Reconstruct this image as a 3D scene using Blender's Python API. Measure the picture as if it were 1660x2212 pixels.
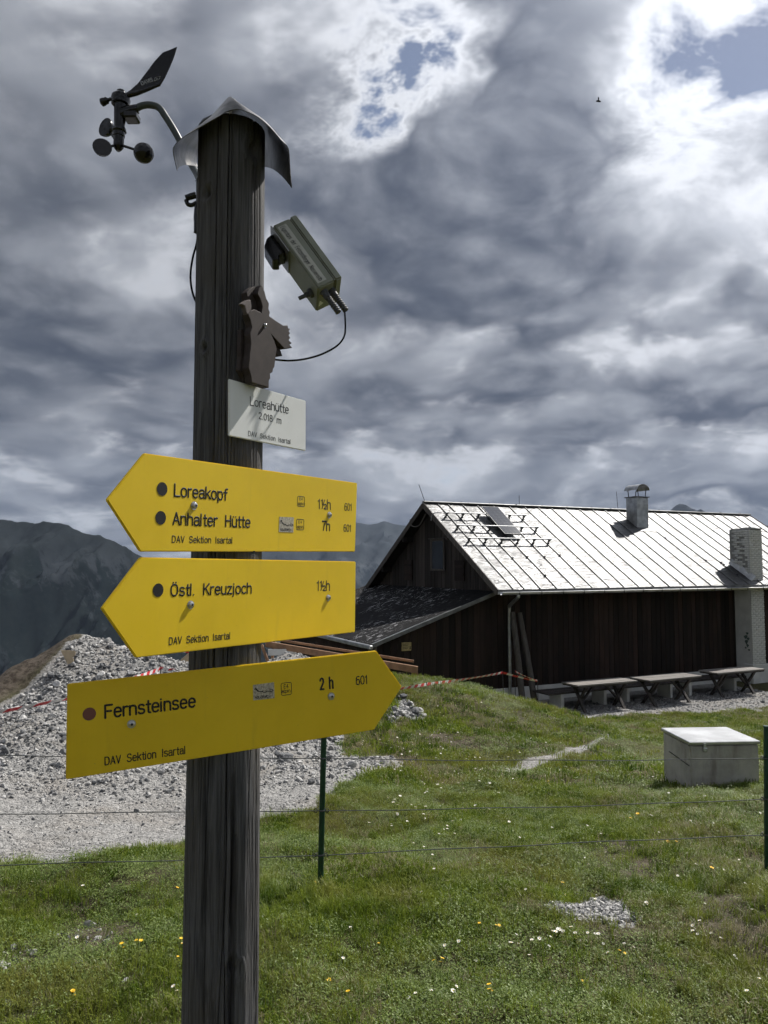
import bpy, bmesh, math, random
import numpy as np
from mathutils import Vector, Matrix

for o in list(bpy.data.objects):
    bpy.data.objects.remove(o)
scene = bpy.context.scene
C = scene.collection
random.seed(7)
rng = np.random.default_rng(11)
R = math.radians

# ------------------------------------------------------------------ camera
FPX, HORIZON, EYE = 1662.0, 1215.0, 1.75      # measured on the photograph at 1660 x 2212
PITCH = math.atan((HORIZON - 1106) / FPX)
cam_d = bpy.data.cameras.new('camera')
cam_d.sensor_fit = 'VERTICAL'
cam_d.sensor_height = 36.0
cam_d.lens = 36.0 * FPX / 2212.0
cam_d.clip_start = 0.05
cam_d.clip_end = 40000
cam = bpy.data.objects.new('camera', cam_d)
C.objects.link(cam)
cam.location = (0, 0, EYE)
cam.rotation_euler = (R(90) + PITCH, 0, 0)
scene.camera = cam
scene.render.resolution_x, scene.render.resolution_y = 768, 1024

# ------------------------------------------------------------------ light and exposure
SUN = Vector((.75, .73, 1.18)).normalized()   # direction towards the sun: ahead, right, high
sun_d = bpy.data.lights.new('sun', 'SUN')
sun_d.energy = 4.6
sun_d.angle = R(1.0)
sun_d.color = (1.0, .955, .89)
sun = bpy.data.objects.new('sun', sun_d)
C.objects.link(sun)
sun.rotation_euler = SUN.to_track_quat('Z', 'Y').to_euler()
vs = scene.view_settings
vs.view_transform = 'Standard'
vs.look = 'None'
vs.exposure = 0.40
vs.gamma = 1.0
vs.use_curve_mapping = False
cy_ = scene.cycles
cy_.max_bounces, cy_.diffuse_bounces, cy_.glossy_bounces, cy_.transmission_bounces, cy_.transparent_max_bounces, cy_.volume_bounces = 5, 2, 2, 3, 6, 0
cy_.use_adaptive_sampling = True; cy_.adaptive_threshold = .03; cy_.adaptive_min_samples = 12
cy_.caustics_reflective = cy_.caustics_refractive = False


# ------------------------------------------------------------------ node helpers
class Sk:
    """a node socket with arithmetic"""
    def __init__(s, t, k): s.t, s.k = t, k
    def _m(s, op, *a, clamp=False):
        n = s.t.nodes.new('ShaderNodeMath'); n.operation = op; n.use_clamp = clamp
        for i, v in enumerate((s,) + a):
            if isinstance(v, Sk): s.t.links.new(v.k, n.inputs[i])
            else: n.inputs[i].default_value = v
        return Sk(s.t, n.outputs[0])
    def __add__(s, o): return s._m('ADD', o)
    __radd__ = __add__
    def __sub__(s, o): return s._m('SUBTRACT', o)
    def __rsub__(s, o): return (s * -1.0) + o
    def __mul__(s, o): return s._m('MULTIPLY', o)
    __rmul__ = __mul__
    def __truediv__(s, o): return s._m('DIVIDE', o)
    def pow(s, o): return s._m('POWER', o)
    def max(s, o): return s._m('MAXIMUM', o)
    def min(s, o): return s._m('MINIMUM', o)
    def abs(s): return s._m('ABSOLUTE')
    def clamp(s): return s._m('ADD', 0.0, clamp=True)
    def exp(s): return s._m('EXPONENT')
    def step(s, a, b, lo=0.0, hi=1.0):
        n = s.t.nodes.new('ShaderNodeMapRange'); n.interpolation_type = 'SMOOTHSTEP'
        s.t.links.new(s.k, n.inputs[0])
        for i, v in zip((1, 2, 3, 4), (a, b, lo, hi)): n.inputs[i].default_value = v
        return Sk(s.t, n.outputs[0])


class NT:
    def __init__(s, tree): s.t = tree; s.n = tree.nodes; s.l = tree.links
    def node(s, kind, **kw):
        n = s.n.new(kind)
        for k, v in kw.items(): setattr(n, k, v)
        return n
    def put(s, v, inp):
        if isinstance(v, Sk): s.l.new(v.k, inp)
        else: inp.default_value = v
    def xyz(s, v):
        n = s.node('ShaderNodeSeparateXYZ'); s.put(v, n.inputs[0])
        return [Sk(s.t, o) for o in n.outputs]
    def vec(s, x, y, z):
        n = s.node('ShaderNodeCombineXYZ')
        for v, i in zip((x, y, z), n.inputs): s.put(v, i)
        return Sk(s.t, n.outputs[0])
    def vscale(s, v, sc):
        n = s.node('ShaderNodeVectorMath', operation='MULTIPLY'); s.put(v, n.inputs[0]); n.inputs[1].default_value = sc
        return Sk(s.t, n.outputs[0])
    def vadd(s, a, b):
        n = s.node('ShaderNodeVectorMath', operation='ADD'); s.put(a, n.inputs[0]); s.put(b, n.inputs[1])
        return Sk(s.t, n.outputs[0])
    def noise(s, v, scale, detail=4, rough=.5, dist=0.0, color=False, lac=2.0):
        n = s.node('ShaderNodeTexNoise'); s.put(v, n.inputs['Vector'])
        n.inputs['Scale'].default_value = scale; n.inputs['Detail'].default_value = detail
        n.inputs['Roughness'].default_value = rough; n.inputs['Distortion'].default_value = dist
        n.inputs['Lacunarity'].default_value = lac
        return Sk(s.t, n.outputs['Color' if color else 'Fac'])
    def voro(s, v, scale, feature='F1', out='Distance', rand=1.0):
        n = s.node('ShaderNodeTexVoronoi', feature=feature); s.put(v, n.inputs['Vector'])
        n.inputs['Scale'].default_value = scale; n.inputs['Randomness'].default_value = rand
        return Sk(s.t, n.outputs[out])
    def mix(s, f, a, b, mode='MIX'):
        n = s.node('ShaderNodeMix', data_type='RGBA', blend_type=mode)
        s.put(f, n.inputs[0])
        for v, i in ((a, 6), (b, 7)):
            if isinstance(v, (tuple, list)): v = tuple(v[:3]) + (1.0,)
            s.put(v, n.inputs[i])
        return Sk(s.t, n.outputs[2])
    def obj(s): return Sk(s.t, s.node('ShaderNodeTexCoord').outputs['Object'])
    def gen(s): return Sk(s.t, s.node('ShaderNodeTexCoord').outputs['Generated'])
    def pos(s): return Sk(s.t, s.node('ShaderNodeNewGeometry').outputs['Position'])
    def rand(s): return Sk(s.t, s.node('ShaderNodeObjectInfo').outputs['Random'])
    def attr(s, name, out='Fac'):
        n = s.node('ShaderNodeAttribute'); n.attribute_name = name
        return Sk(s.t, n.outputs[out])
    def bump(s, h, strength=.3, dist=.01):
        n = s.node('ShaderNodeBump'); n.inputs['Strength'].default_value = strength
        n.inputs['Distance'].default_value = dist; s.put(h, n.inputs['Height'])
        return Sk(s.t, n.outputs[0])


def material(name):
    m = bpy.data.materials.new(name); m.use_nodes = True
    t = NT(m.node_tree)
    b = m.node_tree.nodes['Principled BSDF']
    def setp(**kw):
        for k, v in kw.items():
            k = {'color': 'Base Color', 'rough': 'Roughness', 'metal': 'Metallic', 'normal': 'Normal',
                 'spec': 'Specular IOR Level', 'trans': 'Transmission Weight', 'alpha': 'Alpha', 'coat': 'Coat Weight'}.get(k, k)
            if isinstance(v, tuple) and len(v) == 3: v = v + (1.0,)
            t.put(v, b.inputs[k])
    return m, t, setp


# ------------------------------------------------------------------ projection helpers (pixel of the photo -> place)
_c, _s = math.cos(PITCH), math.sin(PITCH)
CAMP = Vector((0, 0, EYE))
def ray(px, py):
    u = (px - 830) / FPX; v = (1106 - py) / FPX
    return Vector((u, _c - v * _s, _s + v * _c))
def at(px, py, Y):
    r = ray(px, py); return CAMP + r * (Y / r.y)
def atz(px, py, z):
    r = ray(px, py); return CAMP + r * ((z - EYE) / r.z)
def hit(px, py, p0, n):
    r = ray(px, py); return CAMP + r * ((Vector(p0) - CAMP).dot(n) / r.dot(n))
def zoomer(ox, oy, k): return lambda x, y: ((ox + x / k) * .864583, (oy + y / k) * .864583)
Z1 = zoomer(200, 80, 2.3714); Z2 = zoomer(400, 480, 2.9643); Z3 = zoomer(200, 1100, 2.1842)
Z4 = zoomer(120, 1580, 1.76596); Z5 = zoomer(840, 1180, 2.8621); Z6 = zoomer(1340, 1180, 2.8621)
Z7 = zoomer(960, 1700, 1.72917)

# ------------------------------------------------------------------ sky: Nishita blue behind a broken cloud layer
world = bpy.data.worlds.new('World'); scene.world = world; world.use_nodes = True
wt = NT(world.node_tree)
bg = world.node_tree.nodes['Background']
sky = wt.node('ShaderNodeTexSky', sky_type='NISHITA')
sky.sun_disc = False
sky.sun_elevation = math.asin(SUN.z)
sky.sun_rotation = math.atan2(SUN.x, SUN.y)
sky.altitude = 2000
d = wt.gen()
dx, dy, dz = wt.xyz(d)
zz = dz.max(0.0) + .33
lay = wt.vec(dx / zz, dy / zz, 0.0)                       # position on a flat cloud layer
warp = wt.noise(lay, 1.4, 3, .55, color=True)
lay2 = wt.vadd(lay, wt.vscale(warp, (.34, .34, .0)))
def puff(v, det):
    """billowing density: broad noise plus fractal cells"""
    n1 = wt.noise(wt.vadd(v, (3.1, 1.7, 0.0)), 2.15, 2 + det, .48)
    vo = wt.node('ShaderNodeTexVoronoi', feature='SMOOTH_F1', voronoi_dimensions='2D', normalize=True)
    wt.put(wt.vadd(v, (7.3, 2.9, 0.0)), vo.inputs['Vector'])
    for k_, v_ in (('Scale', 4.3), ('Detail', .6 + det), ('Roughness', .50), ('Smoothness', .45)): vo.inputs[k_].default_value = v_
    return n1 * .60 + (1.0 - Sk(wt.t, vo.outputs['Distance'])) * .40
n_fine = wt.noise(wt.vadd(lay2, (9.1, 4.7, 0.0)), 9.0, 6, .64)
yy = dy.max(.06)
wob = wt.noise(wt.vec(dx / yy, dz / yy, 0.0), 5.0, 4, .62, color=True)
wx_, wy_, wz_ = wt.xyz(wob)
tu, tv = dx / yy + (wx_ - .5) * .20, dz / yy + (wy_ - .5) * .17
def blob(px, py, rx, ry, rot=0.0):
    r = ray(px, py); u0, v0 = r.x / r.y, r.z / r.y
    a, b = (tu - u0), (tv - v0)
    cr, sr = math.cos(R(rot)), math.sin(R(rot))
    p = (a * cr + b * sr) / (rx / FPX); q = (b * cr - a * sr) / (ry / FPX)
    return ((p * p + q * q) * -1.0).exp()
front = dy.step(.0, .15)
BLOBS = [  # centre and radii in photo pixels, rotation, density
    (950, 410, 310, 110, 22, .38), (1130, 250, 140, 150, 40, .36), (150, 140, 480, 230, -8, .15), (480, 330, 260, 120, 10, .06),
    (800, 215, 200, 120, 30, -.52), (905, 110, 110, 100, 0, -.36), (1530, 125, 120, 240, -38, -.38), (1350, 230, 70, 260, -20, -.12),
    (1460, 430, 230, 190, 20, -.05), (1100, 600, 250, 66, 10, .36), (1430, 850, 300, 46, 0, .32), (620, 570, 170, 70, 0, -.12),
    (230, 590, 260, 50, -22, -.16), (140, 780, 330, 110, 0, .14), (1640, 650, 80, 55, 30, .26), (1100, 745, 90, 34, 15, .18), (1415, 690, 60, 34, 10, .18), (1600, 400, 130, 90, 20, -.02), (860, 880, 160, 60, 0, .10), (1000, 1000, 700, 26, 0, .05)]
acc = None
for (a, b, c_, e, f, g) in BLOBS:
    k = blob(a, b, c_, e, f) * g
    acc = k if acc is None else acc + k
acc = acc * front
d0 = puff(lay2, 3.0)
d1 = puff(wt.vadd(wt.vadd(lay2, (SUN.x * .07, SUN.y * .07, 0.0)), wt.vscale(lay, (-.055, -.055, 0.0))), 1.0)      # density a little higher up and nearer the sun
wisp = wt.noise(wt.vadd(lay2, (2.2, 6.1, 0.0)), 5.0, 5, .68)
dens = (d0 - .52) * 2.3 + .52 + (n_fine - .5) * .36 + acc + (wisp - .5) * acc.min(0.0) * -5.0
cover = dens.step(.14, .46)
thick = dens.step(.41, .80)
lit = ((d0 - d1) * 4.0 + (n_fine - .5) * .7 + .42).step(.0, 1.0)
body = wt.mix(thick, (.90, .93, .98), (.085, .103, .148))
body = wt.mix(lit * thick.step(.0, .5) * (1.0 - thick * .42), body, (.74, .78, .84))
body = wt.mix((1.0 - lit) * thick.step(.05, .6) * .30, body, (.135, .155, .205))
sd = (dx * SUN.x + dy * SUN.y + dz * SUN.z).max(0.0)
glowm = sd.pow(4.5) * .78 + .42
body = wt.mix(1.0, body, wt.vec(glowm, glowm, glowm * 1.02), 'MULTIPLY')
low = dz.step(.0, .14, 1.0, 0.0)
body = wt.mix(low * .5, body, wt.mix(thick, (.36, .395, .45), (.14, .16, .205)))
blue = wt.mix(1.0, Sk(wt.t, sky.outputs[0]), (.076, .068, .064), 'MULTIPLY')
wt.put(wt.mix(cover.max(.10), blue, body), bg.inputs['Color'])
bg.inputs['Strength'].default_value = 1.0
world.cycles.sampling_method = 'MANUAL'
world.cycles.sample_map_resolution = 256


# ------------------------------------------------------------------ object helpers
def link(o, parent=None):
    C.objects.link(o)
    if parent is not None: o.parent = parent
    return o
def tag(o, label=None, cat=None, group=None, kind=None):
    for k, v in (('label', label), ('category', cat), ('group', group), ('kind', kind)):
        if v: o[k] = v
    return o
def empty(name, label, cat, loc=(0, 0, 0), rz=0.0, group=None, matrix=None):
    o = bpy.data.objects.new(name, None); C.objects.link(o); o.empty_display_size = .1
    o.location = loc; o.rotation_euler = (0, 0, rz)
    if matrix is not None: o.matrix_world = matrix
    return tag(o, label, cat, group)


class MB:
    """collects shapes, builds one mesh"""
    def __init__(s): s.v = []; s.f = []
    def add(s, vs_, fs):
        k = len(s.v); s.v += [tuple(p) for p in vs_]; s.f += [tuple(i + k for i in f) for f in fs]; return s
    def box(s, lo, hi, m=None):
        x0, y0, z0 = lo; x1, y1, z1 = hi
        p = [Vector(q) for q in ((x0, y0, z0), (x1, y0, z0), (x1, y1, z0), (x0, y1, z0), (x0, y0, z1), (x1, y0, z1), (x1, y1, z1), (x0, y1, z1))]
        if m is not None: p = [m @ q for q in p]
        return s.add(p, [(0, 3, 2, 1), (4, 5, 6, 7), (0, 1, 5, 4), (1, 2, 6, 5), (2, 3, 7, 6), (3, 0, 4, 7)])
    def beam(s, a, b, w, t, up=(0, 0, 1)):
        a, b = Vector(a), Vector(b); d = (b - a); L = d.length; d.normalize()
        x = d.cross(Vector(up)); x.normalize(); z = x.cross(d)
        m = Matrix(((x.x, d.x, z.x, a.x), (x.y, d.y, z.y, a.y), (x.z, d.z, z.z, a.z), (0, 0, 0, 1)))
        return s.box((-w / 2, 0, -t / 2), (w / 2, L, t / 2), m)
    def prism(s, pts, z0, z1, m=None):
        n = len(pts)
        v = [Vector((p[0], p[1], z0)) for p in pts] + [Vector((p[0], p[1], z1)) for p in pts]
        if m is not None: v = [m @ q for q in v]
        return s.add(v, [tuple(range(n - 1, -1, -1)), tuple(range(n, 2 * n))] + [(i, (i + 1) % n, n + (i + 1) % n, n + i) for i in range(n)])
    def tube(s, path, rad, seg=10, caps=True, flat=1.0):
        P = [Vector(p) for p in path]; n = len(P)
        r = rad if isinstance(rad, (list, tuple)) else [rad] * n
        k = len(s.v); prev = None
        for i in range(n):
            t = (P[min(i + 1, n - 1)] - P[max(i - 1, 0)]).normalized()
            if prev is None:
                a = t.cross(Vector((0, 0, 1)))
                if a.length < .1: a = t.cross(Vector((1, 0, 0)))
            else: a = prev - t * prev.dot(t)
            a.normalize(); prev = a; b = t.cross(a)
            for j in range(seg):
                w = 2 * math.pi * j / seg
                s.v.append(tuple(P[i] + a * (math.cos(w) * r[i]) + b * (math.sin(w) * r[i] * flat)))
        for i in range(n - 1):
            for j in range(seg):
                q = (j + 1) % seg
                s.f.append((k + i * seg + j, k + i * seg + q, k + (i + 1) * seg + q, k + (i + 1) * seg + j))
        if caps:
            s.f.append(tuple(k + j for j in range(seg - 1, -1, -1))); s.f.append(tuple(k + (n - 1) * seg + j for j in range(seg)))
        return s
    def lathe(s, a, b, prof, seg=20):
        """prof: (fraction along a->b, radius)"""
        a, b = Vector(a), Vector(b)
        return s.tube([a + (b - a) * f for f, _ in prof], [max(r, 1e-5) for _, r in prof], seg)
    def grid(s, rows):
        k = len(s.v); m = len(rows[0])
        for r_ in rows: s.v += [tuple(p) for p in r_]
        for i in range(len(rows) - 1):
            for j in range(m - 1):
                s.f.append((k + i * m + j, k + i * m + j + 1, k + (i + 1) * m + j + 1, k + (i + 1) * m + j))
        return s
    def mesh(s, name, smooth=None, bevel=0.0, bseg=1, flip=False):
        me = bpy.data.meshes.new(name); me.from_pydata(s.v, [], s.f)
        bm = bmesh.new(); bm.from_mesh(me)
        bmesh.ops.recalc_face_normals(bm, faces=bm.faces)
        if bevel:
            ed = [e for e in bm.edges if len(e.link_faces) == 2 and e.calc_face_angle(0) > .4]
            bmesh.ops.bevel(bm, geom=ed, offset=bevel, segments=bseg, affect='EDGES', clamp_overlap=True)
        if flip: bmesh.ops.reverse_faces(bm, faces=bm.faces)
        if smooth is not None:
            for f in bm.faces: f.smooth = True
            for e in bm.edges:
                e.smooth = len(e.link_faces) == 2 and e.calc_face_angle(0) < smooth
        bm.to_mesh(me); bm.free()
        return me
    def build(s, name, mat, parent=None, smooth=None, bevel=0.0, bseg=1, flip=False):
        me = s.mesh(name, smooth, bevel, bseg, flip); me.materials.append(mat)
        return link(bpy.data.objects.new(name, me), parent)
SM = R(40)
def spline(pts, n=8):
    """Catmull-Rom through points"""
    P = [Vector(p) for p in pts]; P = [P[0] * 2 - P[1]] + P + [P[-1] * 2 - P[-2]]; out = []
    for i in range(1, len(P) - 2):
        for k in range(n):
            t = k / n; a, b, c2, d2 = P[i - 1], P[i], P[i + 1], P[i + 2]
            out.append(.5 * ((2 * b) + (c2 - a) * t + (2 * a - 5 * b + 4 * c2 - d2) * t * t + (3 * b - a - 3 * c2 + d2) * t ** 3))
    return out + [P[-2]]


# value noise for terrain and wood relief
def _hash(ix, iy, seed):
    h = (ix.astype(np.int64) * 374761393 + iy.astype(np.int64) * 668265263 + seed * 1442695041) & 0x7fffffff
    h = ((h ^ (h >> 13)) * 1274126177) & 0x7fffffff
    return ((h ^ (h >> 16)) & 0xffff) / 65535.0
def vnoise(x, y, seed=0):
    ix, iy = np.floor(x), np.floor(y); fx, fy = x - ix, y - iy
    fx = fx * fx * (3 - 2 * fx); fy = fy * fy * (3 - 2 * fy)
    a, b = _hash(ix, iy, seed), _hash(ix + 1, iy, seed); c2, d2 = _hash(ix, iy + 1, seed), _hash(ix + 1, iy + 1, seed)
    return (a + (b - a) * fx) * (1 - fy) + (c2 + (d2 - c2) * fx) * fy
def fbm(x, y, oct=4, seed=0, gain=.5):
    t = np.zeros(np.broadcast(x, y).shape); a = 1.0; n = 0.0
    for i in range(oct):
        t += a * vnoise(x * 2 ** i + 17.3 * i, y * 2 ** i - 9.1 * i, seed + i); n += a; a *= gain
    return t / n


# ------------------------------------------------------------------ materials
def plain(name, col, rough=.6, metal=0.0, var=.12, scale=12, bump=0.0, spec=.5):
    m, t, sp = material(name)
    n = t.noise(t.obj(), scale, 5, .6)
    dk = tuple(c * (1 - var) for c in col); lt = tuple(min(1, c * (1 + var)) for c in col)
    sp(color=t.mix(n.step(.3, .7), dk, lt), rough=rough, metal=metal, spec=spec)
    if bump: sp(normal=t.bump(n, bump, .005))
    return m
M = {}
M['black'] = plain('black_paint', (.012, .012, .013), .5, var=.05)
M['plastic'] = plain('black_plastic', (.005, .0053, .006), .2, var=.2)
M['redbrown'] = plain('faded_red_paint', (.20, .075, .065), .55, var=.05)
M['steel'] = plain('stainless_steel', (.62, .62, .63), .28, 1.0, .1, 60)
M['zinc'] = plain('weathered_zinc', (.42, .43, .44), .42, .85, .25, 5, .15)
M['gutter'] = plain('gutter_metal', (.50, .51, .52), .38, .9, .2, 3)
M['seam'] = plain('seam_metal', (.17, .172, .176), .5, .6, .3, 4)
M['darkmetal'] = plain('dark_metal', (.05, .05, .055), .5, .5)
M['greenpost'] = plain('green_coated_steel', (.006, .040, .020), .42, var=.25, scale=25)
M['wire'] = plain('fence_wire', (.11, .115, .115), .5, .5)
M['boxgrey'] = plain('sage_grey_housing', (.25, .27, .215), .5, var=.05, scale=30)
M['gland'] = plain('grey_rubber', (.075, .08, .085), .6)
M['label'] = plain('printed_label', (.52, .53, .47), .5, var=.04)
M['concrete'] = None
M['white_plaster'] = plain('white_plaster', (.62, .62, .60), .85, var=.10, scale=3, bump=.3)
M['brick'] = plain('white_painted_brick', (.60, .60, .58), .85, var=.16, scale=9, bump=.4)
M['mortar'] = plain('grey_mortar', (.30, .30, .29), .9, var=.2, scale=9)
M['glass'] = plain('window_glass', (.03, .035, .045), .08, 0.0, .1, 2, spec=.8)
M['solar'] = None
M['cutwood'] = plain('brown_stained_wood', (.034, .024, .021), .75, var=.2, scale=40)
M['beige'] = plain('sawn_board', (.45, .36, .24), .8, var=.12, scale=6)
M['orange'] = plain('larch_board', (.30, .17, .095), .75, var=.25, scale=4)
M['white_petal'] = plain('white_petals', (.80, .80, .74), .6, var=.05)
M['yellow_petal'] = plain('yellow_petals', (.80, .50, .01), .6, var=.08)
M['stem'] = plain('green_stem', (.06, .10, .025), .7)
M['mark'] = plain('faded_green_mark', (.10, .14, .12), .8, var=.3, scale=20)
M['insect'] = plain('insect_dark', (.012, .012, .014), .5)
M['bluecloth'] = plain('dark_blue_cover', (.012, .018, .035), .6)

m, t, sp = material('sign_yellow')
p = t.obj(); n = t.noise(t.vscale(p, (60, 60, 60)), 1, 3, .6); n2 = t.noise(p, 5, 5, .65)
st_ = t.noise(t.vscale(p, (45, 5, 1)), 1, 4, .6)
ycol = t.mix(n2.step(.3, .7), (.82, .57, .012), (.90, .635, .016))
ycol = t.mix((st_.step(.56, .80)) * .22, ycol, (.52, .36, .03))
ycol = t.mix(t.noise(p, 170, 3, .6).step(.68, .76) * .5, ycol, (.45, .33, .06))
sp(color=ycol, rough=t.noise(p, 20, 3).step(.2, .8, .36, .5), normal=t.bump(n, .04, .002))
M['yellow'] = m
m, t, sp = material('sign_white')
n = t.noise(t.obj(), 9, 5, .6)
sp(color=t.mix(n.step(.3, .7), (.76, .78, .76), (.82, .84, .82)), rough=.45)
M['white'] = m
m, t, sp = material('silver_sticker')
p = t.obj(); n = t.noise(p, 260, 4, .75); x, y, z = t.xyz(p)
scr = t.noise(t.vscale(p, (900, 60, 1)), 1, 3, .6)
sp(color=t.mix((n * .5 + scr * .5).step(.35, .6), (.20, .17, .11), (.66, .62, .52)), rough=.5, metal=.25)
M['sticker'] = m

def wood(name, c0, c1, c2, along='z', scale=1.0, rough=.85, bump=.5, rnd=.35):
    m, t, sp = material(name)
    p = t.obj()
    st = {'z': (30, 30, 1.4), 'x': (1.4, 30, 30), 'y': (30, 1.4, 30)}[along]
    st2 = {'z': (140, 140, 5), 'x': (5, 140, 140), 'y': (140, 5, 140)}[along]
    off = t.rand() * 37.0
    q = t.vadd(p, t.vec(off, off, off))
    a = t.noise(t.vscale(q, tuple(s_ * scale for s_ in st)), 1, 6, .62, .6)
    b = t.noise(t.vscale(q, tuple(s_ * scale for s_ in st2)), 1, 4, .6)
    c3 = t.noise(q, 1.3 * scale, 4, .6)
    col = t.mix((a * .7 + b * .3).step(.32, .66), c0, c1)
    col = t.mix(c3.step(.42, .72) * .6, col, c2)
    r_ = t.rand().step(0.0, 1.0, 1 - rnd, 1 + rnd)
    col = t.mix(1.0, col, t.vec(r_, r_, r_), 'MULTIPLY')
    sp(color=col, rough=rough, normal=t.bump(a * .6 + b * .6, bump, .004 / scale ** .5), spec=.3)
    return m
M['post'] = wood('weathered_post_wood', (.028, .029, .032), (.132, .133, .138), (.080, .072, .064), 'z', 3.4, .8, .9, 0)
_t = NT(M['post'].node_tree); _bs = M['post'].node_tree.nodes['Principled BSDF']
_old = Sk(_t.t, _bs.inputs['Base Color'].links[0].from_socket)
_x, _y, _z = _t.xyz(_t.obj())
_pn = _t.noise(_t.vscale(_t.obj(), (9, 9, 1.6)), 1, 5, .65)
_br = ((_pn - .5) * 1.6 + (1.35 - _z) * .75).step(.0, .8)
_new = _t.mix(_br * .85, _old, _t.mix(1.0, _old, (.78, .60, .42), 'MULTIPLY'))
_new = _t.mix(_t.noise(_t.vscale(_t.obj(), (55, 55, 2.2)), 1, 5, .7).step(.60, .74) * .5, _new, (.20, .195, .19))
_t.put(_new, _bs.inputs['Base Color'])
M['board'] = wood('dark_stained_boards', (.010, .007, .006), (.024, .016, .013), (.042, .022, .016), 'z', .35, .8, .5, .45)
M['gboard'] = wood('gable_boards', (.016, .013, .012), (.045, .037, .033), (.032, .026, .022), 'z', .35, .8, .5, .4)
M['backing'] = plain('wall_sheathing', (.008, .006, .005), .9)
M['tabletop'] = wood('weathered_tabletop', (.11, .10, .09), (.30, .285, .27), (.22, .19, .17), 'x', .5, .55, .4, .25)
M['tableleg'] = wood('table_leg_wood', (.020, .018, .017), (.07, .062, .058), (.05, .04, .035), 'z', .5, .7, .4, .2)
M['log'] = wood('weathered_pole', (.05, .045, .042), (.11, .10, .092), (.08, .07, .06), 'z', .5, .85, .5, .2)

m, t, sp = material('roof_sheet')
p = t.obj(); off = t.rand() * 50.0
q = t.vadd(p, t.vec(off, off, 0.0))
dent = t.noise(t.vscale(q, (1.0, 2.6, 1.0)), 1.5, 4, .55, .8)
fine = t.noise(q, 22, 4, .6)
ripple = t.noise(t.vscale(q, (2.2, 11.0, 3.0)), 1, 4, .6, .6)
rust = t.noise(p, .8, 5, .65)
r_ = t.rand().step(0.0, 1.0, .92, 1.05)
col = t.mix(fine.step(.3, .7), (.108, .110, .113), (.145, .147, .150))
col = t.mix(rust.step(.62, .80) * .35, col, (.22, .19, .155))
col = t.mix(1.0, col, t.vec(r_, r_, r_), 'MULTIPLY')
sp(color=col, metal=.75, rough=t.noise(q, 1.5, 4, .6).step(.3, .7, .36, .52), normal=t.bump(dent * .7 + ripple * .5 + fine * .05, 1.0, .09))
M['roof'] = m

m, t, sp = material('bitumen_roof')
p = t.obj()
w1 = t.noise(p, 3.2, 6, .7); w2 = t.noise(t.vscale(p, (1.6, 2.4, 1)), 3.4, 6, .75)
white = (w2.step(.55, .60)) * t.noise(p, .55, 3, .5).step(.42, .55)
col = t.mix(w1.step(.3, .7), (.004, .004, .0045), (.012, .012, .013))
sp(color=t.mix(white, col, (.30, .30, .31)), rough=.85, spec=.15, normal=t.bump(w1, .6, .02))
M['bitumen'] = m

m, t, sp = material('solar_cells')
p = t.obj(); x, y, z = t.xyz(p)
br = t.node('ShaderNodeTexBrick'); t.put(p, br.inputs['Vector']); br.offset = 0
br.inputs['Scale'].default_value = 1; br.inputs['Brick Width'].default_value = .16; br.inputs['Row Height'].default_value = .16
br.inputs['Mortar Size'].default_value = .004
br.inputs['Color1'].default_value = (.012, .016, .03, 1); br.inputs['Color2'].default_value = (.015, .02, .036, 1); br.inputs['Mortar'].default_value = (.08, .09, .1, 1)
sp(color=Sk(t.t, br.outputs[0]), rough=.12, spec=.4)
M['solar'] = m

m, t, sp = material('old_concrete')
p = t.obj(); n = t.noise(p, 3.2, 6, .65); n2 = t.noise(p, 40, 4, .6); x, y, z = t.xyz(p)
stn = t.noise(t.vscale(p, (7, 7, 1.2)), 1, 5, .65)
col = t.mix(n.step(.3, .7), (.30, .285, .26), (.46, .44, .41))
col = t.mix(stn.step(.52, .72) * .6, col, (.17, .145, .135))
sp(color=col, rough=.9, normal=t.bump(n * .5 + n2 * .3, .5, .01))
M['concrete'] = m

m, t, sp = material('barrier_tape')
x = t.attr('run')
n = t.node('ShaderNodeMath', operation='FRACT'); t.put(x * 3.6, n.inputs[0])
f = Sk(t.t, n.outputs[0]).step(.48, .52)
sp(color=t.mix(f, (.60, .035, .045), (.72, .70, .70)), rough=.4)
M['tape'] = m

m, t, sp = material('sheet_cap_metal')
p = t.obj(); n = t.noise(p, 9, 5, .6, .5); n2 = t.noise(p, 60, 4, .6)
sp(color=t.mix(n2.step(.3, .7), (.11, .107, .10), (.17, .166, .157)), metal=.9, rough=n.step(.3, .7, .26, .42), normal=t.bump(n + n2 * .1, .3, .012))
M['cap'] = m

m, t, sp = material('limestone')
p = t.obj(); r_ = t.rand()
n = t.noise(t.vadd(p, t.vec(r_ * 30.0, 0.0, 0.0)), 2.2, 5, .65)
c0 = t.mix(r_.step(.15, .85), (.085, .090, .100), (.64, .63, .615))
sp(color=t.mix(n.step(.35, .7), t.mix(.4, c0, (.15, .15, .145)), c0), rough=.9, normal=t.bump(n, .4, .1))
M['stone'] = m

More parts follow.
